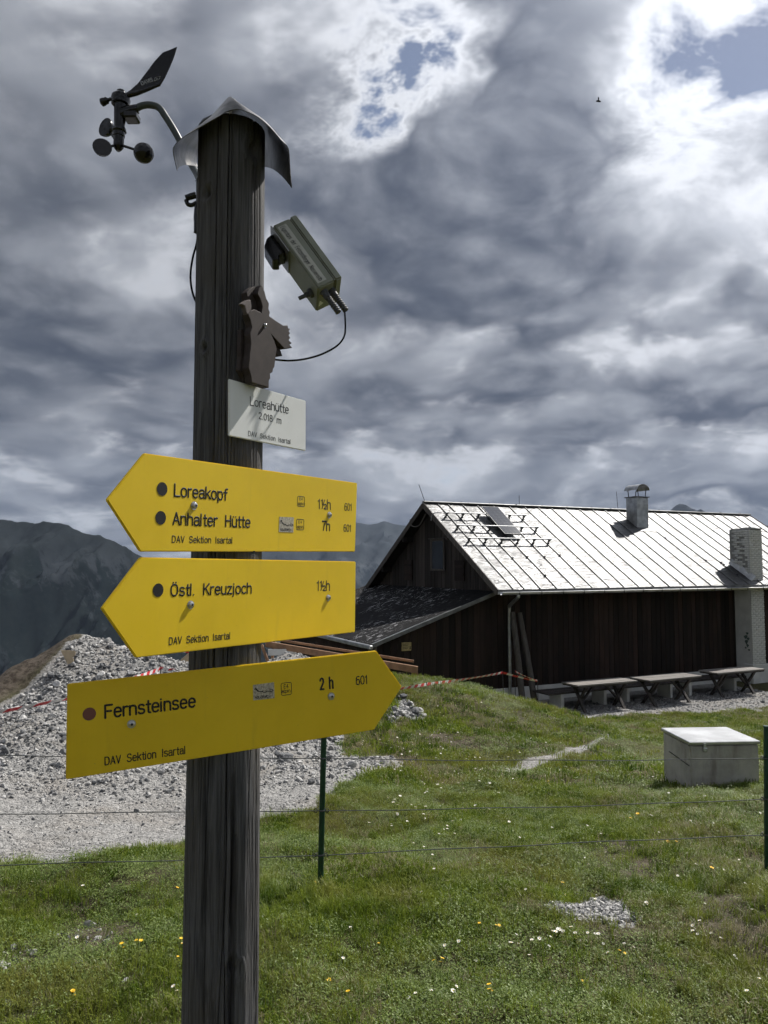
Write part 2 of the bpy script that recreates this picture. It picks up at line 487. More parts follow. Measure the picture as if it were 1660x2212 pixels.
def blade_mat(name, a, b, c_):
    m, t, sp = material(name)
    r_ = t.rand(); h = t.attr('h')
    col = t.mix(r_.step(0.05, .95), a, b)
    n = t.noise(t.pos(), 1.1, 4, .6)
    col = t.mix(n.step(.46, .66) * .75, col, c_)
    col = t.mix(h.step(0.2, 1.0) * .5, col, t.mix(.5, col, b))
    tr = t.node('ShaderNodeBsdfTranslucent'); t.put(col, tr.inputs[0])
    mx = t.node('ShaderNodeMixShader'); mx.inputs[0].default_value = .38
    bs = m.node_tree.nodes['Principled BSDF']; t.put(col, bs.inputs['Base Color'])
    bs.inputs['Roughness'].default_value = .4; bs.inputs['Specular IOR Level'].default_value = .2
    out = m.node_tree.nodes['Material Output']
    t.l.new(bs.outputs[0], mx.inputs[1]); t.l.new(tr.outputs[0], mx.inputs[2]); t.l.new(mx.outputs[0], out.inputs[0])
    return m
M['blade'] = blade_mat('grass_blade', (.050, .100, .009), (.220, .280, .032), (.25, .24, .065))
M['dry'] = blade_mat('dry_blade', (.26, .23, .13), (.36, .32, .20), (.22, .19, .10))
M['herb'] = blade_mat('low_herb', (.075, .128, .026), (.240, .310, .092), (.19, .24, .074))

m, t, sp = material('ground')
p = t.pos()
g = t.attr('gravel'); br_ = t.attr('bare')
n1 = t.noise(p, 1.1, 5, .6); n2 = t.noise(p, 14, 5, .65); n3 = t.noise(p, 90, 3, .6)
soil = t.mix(n2.step(.35, .65), (.045, .042, .018), (.095, .085, .040))
soil = t.mix(n1.step(.4, .65), soil, (.075, .082, .030))
soil = t.mix(br_, soil, t.mix(n2.step(.35, .65), (.045, .035, .026), (.12, .10, .08)))
v = t.voro(p, 26, out='Color'); vx, vy, vz = t.xyz(v); vd = t.voro(p, 26)
v2 = t.voro(p, 70, out='Color'); v2x, v2y, v2z = t.xyz(v2); vd2 = t.voro(p, 70)
grv = t.mix(vx * .5 + v2x * .5, (.12, .12, .118), (.42, .412, .40))
grv = t.mix(n1.step(.45, .7) * .6, grv, (.28, .255, .225))
edge = (g + (n2 - .5) * .5).step(.40, .60)
sp(color=t.mix(edge, soil, grv), rough=.95, normal=t.bump(n2 * .6 + n3 * .3 + (1 - vd) * g * .7 + (1 - vd2) * g * .4, .9, .03), spec=.2)
M['ground'] = m


# ------------------------------------------------------------------ the lie of the land
HUT = (3.082, 21.0, -2.23); HUT_A = math.atan2(.438, .899)
LD = np.array([math.cos(HUT_A), math.sin(HUT_A)]); OD = np.array([LD[1], -LD[0]])
def sstep(a, b, x):
    t_ = np.clip((x - a) / (b - a), 0, 1); return t_ * t_ * (3 - 2 * t_)
def gauss(x, y, cx, cy, sx, sy, rot=0.0):
    c_, s_ = math.cos(rot), math.sin(rot); a = (x - cx) * c_ + (y - cy) * s_; b = (y - cy) * c_ - (x - cx) * s_
    return np.exp(-.5 * ((a / sx) ** 2 + (b / sy) ** 2))
def heap_h(x, y):
    h = 1.10 * gauss(x, y, -4.75, 12.0, .95, 1.5) + 1.06 * gauss(x, y, -2.7, 11.6, 1.5, 1.6) + .22 * gauss(x, y, -6.4, 10.6, 1.2, 1.8)
    h = h + .60 * gauss(x, y, -3.6, 8.0, 1.9, .95, .12) + .95 * gauss(x, y, -1.8, 14.8, 1.0, 1.1)
    return h
def ground_h(x, y):
    x = np.asarray(x, float); y = np.asarray(y, float)
    z = -.1475 * (np.logaddexp(0, (y - 4.3) * 2.2) / 2.2 - np.logaddexp(0, (y - 19.2) * 2.2) / 2.2)
    r = np.hypot(x, y - 10)
    z = z - .62 * np.logaddexp(0, (r - 52) / 6.0) * 6.0 * sstep(-40, 20, y)
    z = z - .85 * np.logaddexp(0, (-6.5 - x + (y - 12) * .35)) * sstep(11.5, 18, y) * (x < 3)
    z = np.maximum(z, -620 + 30 * fbm(x / 900., y / 900., 3, 3))
    near = np.exp(-(r / 28) ** 2)
    hh = heap_h(x, y)
    z = z + hh * (.93 + .22 * fbm(x * 1.6, y * 1.6, 4, 21))
    z = z + .92 * gauss(x, y, .35, 13.9, 1.6, 1.7, -.2) + .30 * gauss(x, y, 2.5, 14.6, 1.3, 1.5)   # grassy hump before the hut
    z = z + (.18 * (fbm(x * .55, y * .55, 3, 5) - .5) + .22 * (fbm(x * 1.7, y * 1.7, 3, 8) - .5)) * near
    # level terrace along the hut
    l = (x - HUT[0]) * LD[0] + (y - HUT[1]) * LD[1]; o = (x - HUT[0]) * OD[0] + (y - HUT[1]) * OD[1]
    flat = sstep(2.6, 1.5, o) * sstep(-2.0, .6, l) * sstep(24, 18, l) * sstep(-16, -12, o)
    return z * (1 - flat) + HUT[2] * flat
_TT = np.concatenate([np.arange(1.5, 12, .02), np.arange(12, 45, .05)])
def ground_hit(px, py):
    r = ray(px, py)
    zz_ = EYE + r.z * _TT
    below = zz_ < ground_h(r.x * _TT, r.y * _TT)
    a = _TT[int(np.argmax(below))] if below.any() else 45.0
    return CAMP + r * float(a)
def poly_px(pts): return [tuple(ground_hit(*p_)[:2]) for p_ in pts]
def in_poly(x, y, poly, soft=.12):
    """signed distance to polygon -> soft mask"""
    inside = np.zeros(x.shape, bool); dist = np.full(x.shape, 1e9); n = len(poly)
    for i in range(n):
        (x0, y0), (x1, y1) = poly[i], poly[(i + 1) % n]
        cond = ((y0 > y) != (y1 > y)) & (x < (x1 - x0) * (y - y0) / (y1 - y0 + 1e-12) + x0); inside ^= cond
        ex, ey = x1 - x0, y1 - y0; t_ = np.clip(((x - x0) * ex + (y - y0) * ey) / (ex * ex + ey * ey + 1e-9), 0, 1)
        dist = np.minimum(dist, np.hypot(x - x0 - t_ * ex, y - y0 - t_ * ey))
    sd_ = np.where(inside, dist, -dist)
    return sstep(-soft, soft, sd_)
edge_l = [(-420, 1900), (-60, 1868), (60, 1858), (140, 1862), (230, 1845), (330, 1835), (400, 1815), (480, 1790), (560, 1768), (640, 1756), (690, 1745), (725, 1700), (790, 1676), (868, 1648), (850, 1630), (780, 1634), (735, 1636)]
P_YARD = poly_px(edge_l) + [(-.55, 10.6), (-.6, 13.0), (.2, 16.0), (-1.5, 19.0), (-16, 19), (-16, 4.3)]
P_TRAIL = poly_px([(1068, 1668), (1110, 1650), (1200, 1626), (1280, 1600), (1320, 1578), (1345, 1574), (1330, 1594), (1270, 1622), (1190, 1646), (1120, 1668)])
P_PATCH = poly_px([(1168, 1966), (1215, 1952), (1290, 1938), (1345, 1948), (1365, 1972), (1385, 1996), (1330, 2008), (1295, 1992), (1230, 1984)])
P_SCREE = poly_px([(835, 1560), (868, 1500), (890, 1525), (925, 1545), (900, 1558), (868, 1545), (845, 1570)])
P_SOIL = [(-4.45, 10.75), (-4.5, 13.6), (-9.0, 13.6), (-9.0, 8.9), (-5.5, 9.35), (-4.85, 10.0)]
P_BARE = [(poly_px([(95, 2010), (180, 1995), (255, 2005), (262, 2035), (190, 2062), (120, 2050)]), .8), (poly_px([(0, 2050), (60, 2040), (110, 2065), (80, 2100), (0, 2110)]), .7),
          (poly_px([(1090, 1958), (1150, 1950), (1180, 1962), (1130, 1972)]), .8), (poly_px([(720, 1640), (868, 1630), (930, 1645), (850, 1668), (760, 1672), (715, 1665)]), .7),
          (poly_px([(30, 2150), (110, 2140), (150, 2180), (90, 2212), (20, 2200)]), .35), (poly_px([(1420, 2140), (1500, 2130), (1510, 2180), (1430, 2190)]), .4)]
def hut_lo(x, y):
    return (x - HUT[0]) * LD[0] + (y - HUT[1]) * LD[1], (x - HUT[0]) * OD[0] + (y - HUT[1]) * OD[1]
def gravel_mask(x, y):
    w = .35 * (fbm(x * 3.1, y * 3.1, 3, 31) - .5)
    g_ = in_poly(x + w * .5, y + w * .5, P_YARD, .07)
    for P_, s_, k in ((P_TRAIL, .09, .68), (P_PATCH, .035, .95), (P_SCREE, .06, 1.0)):
        g_ = np.maximum(g_, k * in_poly(x + w * .12, y + w * .12, P_, s_))
    l, o = hut_lo(x, y)
    yard = sstep(3.0 + 0 * o, 2.2, o + w * 2 + .45 * np.sin(l * .55 + .8)) * sstep(.2, 1.4, l) * sstep(9.6, 8.9, l + .6 * w) * (o > -1)
    return np.maximum(g_, yard) * (1 - in_poly(x + w, y + w, P_SOIL, .25))
def bare_mask(x, y):
    b = np.zeros(x.shape)
    w = .5 * (fbm(x * 5.1, y * 5.1, 3, 41) - .5)
    for P_, k in P_BARE: b = np.maximum(b, k * in_poly(x + w * .3, y + w * .3, P_, .07))
    b = np.maximum(b, in_poly(x + w, y + w, P_SOIL, .25))
    return np.maximum(b, sstep(.70, .80, fbm(x * 1.3, y * 1.3, 4, 51)) * .7)

def axis(lo, hi, step, far):
    a = list(np.arange(lo, hi + 1e-6, step)); k = step; v_ = hi; up = []
    while v_ < far: k = min(k * 1.28, 700); v_ += k; up.append(v_)
    k = step; v_ = lo; dn = []
    while v_ > -far: k = min(k * 1.28, 700); v_ -= k; dn.append(v_)
    return np.array(dn[::-1] + a + up)
gx, gy = axis(-9.5, 13.5, .085, 9000), axis(1.2, 24.5, .085, 9000)
X, Y = np.meshgrid(gx, gy)
Zg = ground_h(X, Y)
nx, ny = len(gx), len(gy)
me = bpy.data.meshes.new('ground')
idx = np.arange(nx * ny).reshape(ny, nx)
quads = np.stack([idx[:-1, :-1], idx[:-1, 1:], idx[1:, 1:], idx[1:, :-1]], -1).reshape(-1, 4)
me.vertices.add(nx * ny); me.vertices.foreach_set('co', np.stack([X, Y, Zg], -1).reshape(-1).astype(np.float32))
me.loops.add(quads.size); me.loops.foreach_set('vertex_index', quads.reshape(-1).astype(np.int32))
me.polygons.add(len(quads)); me.polygons.foreach_set('loop_start', np.arange(0, quads.size, 4, dtype=np.int32))
me.polygons.foreach_set('use_smooth', np.ones(len(quads), bool))
me.update(); me.validate()
for nm, fn in (('gravel', gravel_mask), ('bare', bare_mask)):
    a = me.attributes.new(nm, 'FLOAT', 'POINT')
    inn = (np.abs(X) < 40) & (Y > -20) & (Y < 60)
    val = np.zeros(X.shape); val[inn] = fn(X[inn], Y[inn])
    a.data.foreach_set('value', val.reshape(-1).astype(np.float32))
me.materials.append(M['ground'])
ground = link(bpy.data.objects.new('ground', me)); tag(ground, kind='structure')

# ------------------------------------------------------------------ mountains
def mountain(name, Yc, crest_px, depth, drop, seed, mat, nxm=520, nym=150, rough=1.0, jag=1.0):
    cr = np.array([[at(p_[0], p_[1], Yc).x, at(p_[0], p_[1], Yc).z] for p_ in crest_px])
    xs = np.linspace(cr[0, 0], cr[-1, 0], nxm); v_ = np.linspace(-.45, 1, nym)
    crest = np.interp(xs, cr[:, 0], cr[:, 1])
    Xm, V = np.meshgrid(xs, v_)
    Ym = Yc - depth * V
    sc = depth
    base = np.interp(Xm, xs, crest) - np.abs(V) ** 1.08 * drop
    rid = 1 - np.abs(2 * fbm(Xm / sc * 4.6 + V * .8, V * 1.3, 5, seed) - 1)
    fine_ = fbm(Xm / sc * 22, V * 9, 5, seed + 9, .6) - .5
    gul = 1 - np.abs(2 * fbm(Xm / sc * 15 + V * 2.5, V * 2.2, 4, seed + 19, .55) - 1)
    w = np.clip(np.abs(V) * 4, 0, 1)
    Zm = base + w * (rid - .72) * drop * .30 * rough + w * (gul - .7) * drop * .10 + fine_ * drop * (.03 + .07 * w) * jag
    b = MB(); b.grid([[(Xm[i, j], Ym[i, j], Zm[i, j]) for j in range(nxm)] for i in range(nym)])
    o = b.build(name, mat, smooth=R(60)); return o
def mount_mat(name, dark, mid, light, sc):
    m, t, sp = material(name)
    p = t.pos(); x, y, z = t.xyz(p)
    q = t.vec(x * sc + y * (.35 * sc), y * (.25 * sc), z * (.55 * sc))
    st = t.noise(t.vec(x * (3.4 * sc) + z * (2.4 * sc), y * (.3 * sc), z * (1.1 * sc)), 1, 9, .72, .4)
    n = t.noise(q, 1.9, 9, .68)
    tr = t.noise(p, 9.0 * sc, 6, .7)
    hgt = z.step(-330, 170)
    col = t.mix((n * .6 + tr * .4).step(.40, .58), dark, mid)
    rock = (st * .8 + tr * .2 + hgt * .13).step(.555, .62)
    col = t.mix(rock, col, light)
    col = t.mix((hgt * .8 + n * .5).step(.80, 1.0) * .8, col, t.mix(.35, mid, light))
    sp(color=col, rough=1.0, spec=.05)
    return m
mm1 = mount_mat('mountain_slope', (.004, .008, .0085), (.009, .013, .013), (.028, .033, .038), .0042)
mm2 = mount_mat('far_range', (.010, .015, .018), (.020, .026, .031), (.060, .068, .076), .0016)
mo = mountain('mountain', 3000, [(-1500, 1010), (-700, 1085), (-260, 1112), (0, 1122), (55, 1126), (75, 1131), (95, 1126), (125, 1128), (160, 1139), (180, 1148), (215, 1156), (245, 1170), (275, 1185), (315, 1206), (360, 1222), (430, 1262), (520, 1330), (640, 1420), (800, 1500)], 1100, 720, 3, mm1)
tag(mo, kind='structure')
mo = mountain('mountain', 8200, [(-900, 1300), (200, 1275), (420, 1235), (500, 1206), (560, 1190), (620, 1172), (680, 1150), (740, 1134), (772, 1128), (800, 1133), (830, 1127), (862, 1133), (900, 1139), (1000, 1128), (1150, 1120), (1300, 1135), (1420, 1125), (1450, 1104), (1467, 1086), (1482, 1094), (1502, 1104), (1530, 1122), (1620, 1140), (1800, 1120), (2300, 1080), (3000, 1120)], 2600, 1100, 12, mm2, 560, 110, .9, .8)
tag(mo, kind='structure')

# ------------------------------------------------------------------ the hut
def hl(px, py, plane):  # pixel -> hut local on a local plane ('x'|'y'|'z', value)
    ax, val = plane
    ca, sa = math.cos(HUT_A), math.sin(HUT_A)
    nrm = {'x': Vector((ca, sa, 0)), 'y': Vector((-sa, ca, 0)), 'z': Vector((0, 0, 1))}[ax]
    p0 = Vector(HUT) + nrm * val
    q = hit(px, py, p0, nrm) - Vector(HUT)
    return Vector((q.x * ca + q.y * sa, -q.x * sa + q.y * ca, q.z))
hut = empty('mountain_hut', 'dark timber mountain hut with bright sheet metal roof behind the meadow', 'hut', HUT, HUT_A)
EZ, RY, RZ, BY, BZ, LEN = 3.252, 4.141, 5.90, 9.03, 2.80, 15.2
WX0, WX1, WY0, WY1 = .38, 14.9, .86, 8.4
slope = math.atan2(RZ - EZ, RY); slen = math.hypot(RZ - EZ, RY)
def roof_pt(l, s_, off=0.0):   # l along the eave, s_ up the slope from the eave, off above the sheet
    return Vector((l, s_ * math.cos(slope) - off * math.sin(slope), EZ + s_ * math.sin(slope) + off * math.cos(slope)))
def roof_z(y): return EZ + (RZ - EZ) * y / RY if y <= RY else RZ + (BZ - RZ) * (y - RY) / (BY - RY)
# walls: sheathing with proud vertical boards
wall = MB().box((WX0 + .03, WY0 + .03, -.3), (WX1 - .03, WY0 + .15, roof_z(WY0) - .12)).build('wall', M['backing'], hut)
bw = .195; x = WX0
bm_h = roof_z(WY0) - .16
shared = []
for k in range(4):
    j = random.uniform(-.004, .004)
    shared.append(MB().box((.006, -.002 + j, -.1), (bw - .006, .026, bm_h)).mesh('board', bevel=.004)); shared[-1].materials.append(M['board'])
while x < WX1 - bw:
    b = link(bpy.data.objects.new('board', random.choice(shared)), wall); b.location = (x, WY0 - random.uniform(0, .008), 0); x += bw
gw_pts = [(WY0 + .03, -.3), (WY1 - .03, -.3), (WY1 - .03, roof_z(WY1) - .14), (RY, RZ - .16), (WY0 + .03, roof_z(WY0) - .14)]
def yz(y, z, x_): return (x_, y, z)
gwall = MB().add([yz(a, b, WX0 + .03) for a, b in gw_pts] + [yz(a, b, WX0 + .15) for a, b in gw_pts],
                 [(0, 1, 2, 3, 4), (9, 8, 7, 6, 5)] + [(i, (i + 1) % 5, 5 + (i + 1) % 5, 5 + i) for i in range(5)]).build('gable_wall', M['backing'], hut)
y = WY0
while y < WY1 - .1:
    y1 = min(y + .215, WY1); a, b = y + .008, y1 - .008
    z0 = 1.9 if y > 1.3 else -.2
    dxx = random.uniform(0, .012)
    MB().add([(WX0 - dxx, a, z0), (WX0 - dxx, b, z0), (WX0 - dxx, b, roof_z(b) - .15), (WX0 - dxx, a, roof_z(a) - .15),
              (WX0 + .028, a, z0), (WX0 + .028, b, z0), (WX0 + .028, b, roof_z(b) - .15), (WX0 + .028, a, roof_z(a) - .15)],
             [(0, 1, 2, 3), (7, 6, 5, 4), (0, 4, 5, 1), (1, 5, 6, 2), (2, 6, 7, 3), (3, 7, 4, 0)]).build('board', M['gboard'], gwall, bevel=.004)
    y += .215
# other two walls close the body
back = MB().box((WX0 + .03, WY1 - .15, -.3), (WX1 - .03, WY1 - .03, roof_z(WY1) - .2)).build('back_wall', M['board'], hut)
MB().add([yz(a, b, WX1 - .15) for a, b in gw_pts] + [yz(a, b, WX1 - .03) for a, b in gw_pts],
         [(0, 1, 2, 3, 4), (9, 8, 7, 6, 5)] + [(i, (i + 1) % 5, 5 + (i + 1) % 5, 5 + i) for i in range(5)]).build('end_wall', M['board'], hut)
MB().box((WX0 + .02, WY0 - .06, -.35), (WX1 - .02, WY0 + .029, .42)).build('plinth', M['white_plaster'], hut, bevel=.01)
# small plaque marks / window in the gable
def gable_rect(name, a, b, mat, depth=.03, frame=None, parent=hut):
    p_, q_ = hl(*a, ('x', WX0)), hl(*b, ('x', WX0))
    y0, y1 = sorted((p_.y, q_.y)); z0, z1 = sorted((p_.z, q_.z))
    o = MB().box((WX0 - .02 - depth, y0, z0), (WX0 - .02, y1, z1)).build(name, mat, parent, bevel=.004)
    return o, (y0, y1, z0, z1)
wframe, (y0, y1, z0, z1) = gable_rect('window', Z5(778, 490), Z5(695, 690), M['backing'], .01)
for nm, lo, hi in (('sash', (WX0 - .07, y0 - .06, z0 - .06), (WX0 - .02, y0, z1 + .06)), ('sash', (WX0 - .07, y1, z0 - .06), (WX0 - .02, y1 + .06, z1 + .06)),
                   ('sash', (WX0 - .068, y0, z1), (WX0 - .02, y1, z1 + .06)), ('sash', (WX0 - .068, y0, z0 - .06), (WX0 - .02, y1, z0))):
    MB().box(lo, hi).build(nm, M['log'], wframe, bevel=.004)
MB().box((WX0 - .045, y0, z0), (WX0 - .035, y1, z1)).build('pane', M['glass'], wframe)
MB().box((WX0 - .12, y0 - .12, z1 + .07), (WX0 - .02, y1 + .12, z1 + .10)).build('lintel', M['log'], wframe, bevel=.004)
for a, b in (((550, 625), (497, 770)), ((925, 630), (857, 775))):
    s_, (y0, y1, z0, z1) = gable_rect('shutter', Z5(*a), Z5(*b), M['board'], .03)
    MB().box((WX0 - .07, y0 + .04, z0 + .15), (WX0 - .05, y1 - .04, z0 + .22)).build('batten', M['board'], s_, bevel=.003)
    MB().box((WX0 - .07, y0 + .04, z1 - .22), (WX0 - .05, y1 - .04, z1 - .15)).build('batten', M['board'], s_, bevel=.003)
# roof: deck, sheet panels, standing seams
deck = MB()
for x0, x1 in ((0.0, LEN),):
    pr = [(0.02, EZ - .10), (RY, RZ - .10), (BY - .02, BZ - .10), (BY - .02, BZ - .04), (RY, RZ - .03), (0.02, EZ - .03)]
    deck.add([(x0 + .02, a, b) for a, b in pr] + [(x1 - .02, a, b) for a, b in pr],
             [(0, 1, 4, 5), (1, 2, 3, 4), (11, 10, 7, 6), (10, 9, 8, 7)] + [(i, (i + 1) % 6, 6 + (i + 1) % 6, 6 + i) for i in range(6)])
roof = deck.build('roof', M['backing'], hut)
seams = [0.0, .50]; 
while seams[-1] < LEN - .7: seams.append(seams[-1] + .598 + random.uniform(-.05, .05) - (.2 if random.random() < .12 else 0))
seams.append(LEN)
for i in range(len(seams) - 1):
    a, b = seams[i] + .004, seams[i + 1] - .004
    for back_ in (0, 1):
        rows = []
        nrow = 13 if not back_ else 2
        for k in range(nrow):
            f_ = k / (nrow - 1); row = []
            for j in range(5 if not back_ else 2):
                g_ = j / (4 if not back_ else 1); l = a + (b - a) * g_
                if not back_:
                    dz_ = 0 if j in (0, 4) else random.uniform(-.006, .012)
                    s_ = -.03 + f_ * (slen + .03)
                    row.append(roof_pt(l, s_, .0 + dz_))
                else: row.append((l, RY + f_ * (BY - RY), RZ + f_ * (BZ - RZ)))
            rows.append(row)
        MB().grid(rows).build('panel', M['roof'], roof, smooth=R(60), flip=back_ == 0 and False)
    if i:
        w_ = [roof_pt(seams[i] + random.uniform(-.008, .008), s_, .012) for s_ in np.linspace(-.02, slen, 9)]
        bb = MB()
        for p_, q_ in zip(w_[:-1], w_[1:]): bb.beam(p_, q_, .016, .036)
        bb.build('seam', M['seam'], roof)
ridge_cap = MB()
ridge_cap.beam((-.02, RY, RZ + .03), (LEN + .02, RY, RZ + .03), .16, .05).build('ridge_cap', M['seam'], roof, bevel=.015)
for x_ in np.arange(.3, LEN, 1.1):
    MB().box((x_, RY - .04, RZ + .045), (x_ + .04, RY + .04, RZ + .075)).build('ridge_clamp', M['darkmetal'], roof)
# verge boards, eave edge, gutter
for sgn in (0, 1):
    xx = -.03 if not sgn else LEN - .01
    for (ya, za, yb, zb) in ((0.0, EZ, RY, RZ), (BY, BZ, RY, RZ)):
        MB().beam((xx + .02, ya, za - .075), (xx + .02, yb, zb - .075), .035, .17).build('verge_board', M['log'], roof, bevel=.004)
MB().beam((0, -.015, EZ - .075), (LEN, -.015, EZ - .075), .03, .13).build('eave_board', M['seam'], roof)
gt = []
for k in range(11):
    w = math.pi + math.pi * k / 10
    gt.append((math.cos(w) * .068, math.sin(w) * .068))
rows = [[(x_, -.10 + a, EZ - .085 + b - .012 * x_ / LEN) for a, b in gt] for x_ in np.linspace(.05, LEN, 8)]
g_ = MB().grid(rows); g_.tube([(.05, -.168, EZ - .085), (LEN, -.168, EZ - .097)], .011, 8)
gut = g_.build('gutter', M['gutter'], roof, smooth=SM)
sm_ = gut.modifiers.new('thickness', 'SOLIDIFY'); sm_.thickness = .004
for x_ in np.arange(.6, LEN, .75):
    MB().box((x_, -.176, EZ - .16), (x_ + .025, -.165, EZ - .07)).build('gutter_bracket', M['darkmetal'], roof)
dp = spline([(.62, -.1, EZ - .15), (.63, -.05, EZ - .24), (.78, .45, EZ - .42), (.90, .72, EZ - .52), (.92, .77, EZ - .72)], 5) + [Vector((.92, .77, 1.5)), Vector((.92, .77, -.2))]
pipe = MB().tube(dp, .048, 12).build('downpipe', M['zinc'], hut, smooth=SM)
for z_ in (.6, 2.1): MB().tube([(.92, .77, z_), (.92, .77, z_ + .04)], .052, 12).build('pipe_clip', M['zinc'], pipe)
# rafters under the gable overhang and a bent mast bracket at the gable top
for y_ in (1.2, 2.7, 5.6, 7.2):
    z_ = roof_z(y_) - .22
    MB().box((-.0, y_ - .06, z_ - .09), (.36, y_ + .06, z_ + .07)).build('purlin_end', M['gboard'], hut, bevel=.01)
br_path = [hl(*Z5(*p_), ('x', -.1)) for p_ in ((530, 335), (535, 375), (565, 390), (600, 375), (625, 330), (640, 300))]
MB().tube(spline(br_path, 6), .02, 8).build('mast_bracket', M['log'], hut, smooth=SM)
br_path = [hl(*Z5(*p_), ('x', -.08)) for p_ in ((680, 345), (685, 310), (705, 292), (780, 292))]
MB().tube(spline(br_path, 6), .014, 8).build('cable_pipe', M['zinc'], hut, smooth=SM)
# lightning rods
for l, s_, h_, lean in ((.05, slen, .55, (-.22, 0)), (3.75, slen, .36, (0, 0)), (8.25, slen + .1, .62, (-.06, 0)), (9.35, slen - .1, .55, (0, 0))):
    b_ = roof_pt(l, s_, .03); MB().tube([b_, b_ + Vector((lean[0], lean[1], h_))], .009, 6).build('lightning_rod', M['darkmetal'], roof)
w_ = [roof_pt(3.1, 1.9, .04), roof_pt(3.75, 2.35, .12), roof_pt(4.1, 2.62, .04)]
MB().tube(w_, .006, 5).build('stay_wire', M['darkmetal'], roof)
for l, s_ in ((2.3, .62), (1.72, 1.55), (2.3, 1.62), (2.9, 1.62), (3.5, 1.72), (8.9, 2.9), (9.5, 1.45), (9.62, 1.3), (9.8, 1.18), (10.2, .55)):
    l = min(seams, key=lambda q: abs(q - l)); c_ = roof_pt(l, s_, .035)
    MB().box((c_.x - .018, c_.y - .025, c_.z - .02), (c_.x + .018, c_.y + .025, c_.z + .022)).build('snow_hook', M['darkmetal'], roof)

# solar mounting on the roof
def tilt(l, s_, off=0.0):
    p_ = roof_pt(l, s_, off); return Matrix.Translation(p_) @ Matrix.Rotation(slope, 4, 'X')
solar = empty('solar_panel', 'tilted dark solar panel on rails on the metal hut roof', 'solar panel', matrix=hut.matrix_world)
hm = Matrix.Translation(Vector(HUT)) @ Matrix.Rotation(HUT_A, 4, 'Z')
solar.matrix_world = hm
for rs in (3.98, 3.20, 2.44):
    rail = MB().beam(roof_pt(.30, rs, .17), roof_pt(3.40, rs, .17), .05, .035).build('rail', M['zinc'], solar, bevel=.004)
    for l in (.36, .96, 1.55, 2.15, 2.75, 3.33):
        MB().prism([(-.06, .0), (.06, .0), (.02, .06), (.06, .15), (-.06, .15), (-.02, .06)], -.01, .01,
                   tilt(l, rs) @ Matrix.Rotation(R(90), 4, 'X')).build('bracket', M['seam'], rail)
mt = Matrix.Translation(roof_pt(1.82, 2.76, .16)) @ Matrix.Rotation(slope + R(3), 4, 'X')
pnl = MB().box((0, 0, -.035), (.66, 1.60, 0)).build('module_frame', M['seam'], solar, bevel=.004); pnl.matrix_local = mt
cl = MB().box((.02, .02, .001), (.64, 1.58, .006)).build('cells', M['solar'], solar); cl.matrix_local = mt

# metal chimney near the ridge
ch = MB()
cb = roof_pt(8.31, 3.93); cx, cy = 8.32, cb.y
zt = hl(*Z6(720, 178), ('y', cy - .25)).z
mch = MB().box((cx - .27, cy - .27, cb.z - .4), (cx + .27, cy + .27, zt)).build('chimney', M['zinc'], hut, bevel=.01)
mch['label'] = 'square sheet metal chimney with arched cowl'
MB().box((cx - .31, cy - .31, zt), (cx + .31, cy + .31, zt + .035)).build('collar', M['seam'], mch)
for sx in (-1, 1):
    for sy in (-1, 1):
        MB().beam((cx + sx * .16, cy + sy * .24, zt + .03), (cx + sx * .20, cy + sy * .24, zt + .30), .03, .012).build('cowl_strut', M['darkmetal'], mch)
rows = []
for y_ in np.linspace(-.32, .32, 4):
    rows.append([(cx + math.cos(w) * .30, cy + y_, zt + .26 + math.sin(w) * .22) for w in np.linspace(0, math.pi, 13)])
cw = MB().grid(rows).build('cowl', M['zinc'], mch, smooth=SM); s_ = cw.modifiers.new('thickness', 'SOLIDIFY'); s_.thickness = .012
MB().grid([[roof_pt(cx + a, 3.35 + .42 * b, .02 + .0 * a) for b in (0, 1, 2)] for a in (-.34, 0, .9)]).build('flashing', M['roof'], mch)
# masonry chimney on the long wall: smooth lower flank, brick faces
MX0, MX1, MY0, MY1 = 10.23, 10.86, .21, 1.02
ztop = hl(*Z6(1530, 400), ('y', MY0)).z
core = MB().box((MX0 + .02, MY0 + .02, -.3), (MX1 - .02, MY1, ztop - .02)).build('brick_chimney', M['mortar'], hut, bevel=.006)
core['label'] = 'white painted brick chimney rising along the wall and through the eave'
MB().box((MX0 - .004, MY0 + .05, -.3), (MX0 + .02, MY1, EZ - .2)).build('plaster_face', M['white_plaster'], core)
MB().box((MX0 - .07, MY0 - .05, -.3), (MX1 + .05, MY0 + .3, .62)).build('chimney_foot', M['white_plaster'], core, bevel=.015)
brk = MB().box((0, 0, 0), (.205, .10, .066)).mesh('brick', bevel=.008); brk.materials.append(M['brick'])
brk2 = MB().box((0, 0, 0), (.10, .10, .066)).mesh('brick', bevel=.008); brk2.materials.append(M['brick'])
z_ = .63; row = 0
while z_ < ztop - .06:
    lay_ = [(0, brk), (.21, brk), (.42, brk)] if row % 2 else [(0, brk2), (.105, brk), (.315, brk), (.525, brk2)]
    for u_, ms in lay_:
        o = link(bpy.data.objects.new('brick', ms), core); o.location = (MX0 + u_, MY0 - random.uniform(-.006, .006), z_ + random.uniform(-.002, .002))
    if z_ > EZ - .1:   # left flank above the roof, some paint and faces gone
        for u_, ms in lay_:
            if random.random() < .22: continue
            o = link(bpy.data.objects.new('brick', ms), core); o.rotation_euler = (0, 0, R(90)); o.location = (MX0 + .097 - random.uniform(-.004, .012), MY0 + .1 + min(u_, .40), z_)
    z_ += .074; row += 1
MB().box((MX0 + .2, MY0 + .1, ztop), (MX0 + .45, MY0 + .5, ztop + .04)).build('flue_cap', M['zinc'], core)
MB().box((MX0 + .1, MY0 - .02, ztop - .02), (MX1 - .02, MY1, ztop + .006)).build('crown_slab', M['mortar'], core)
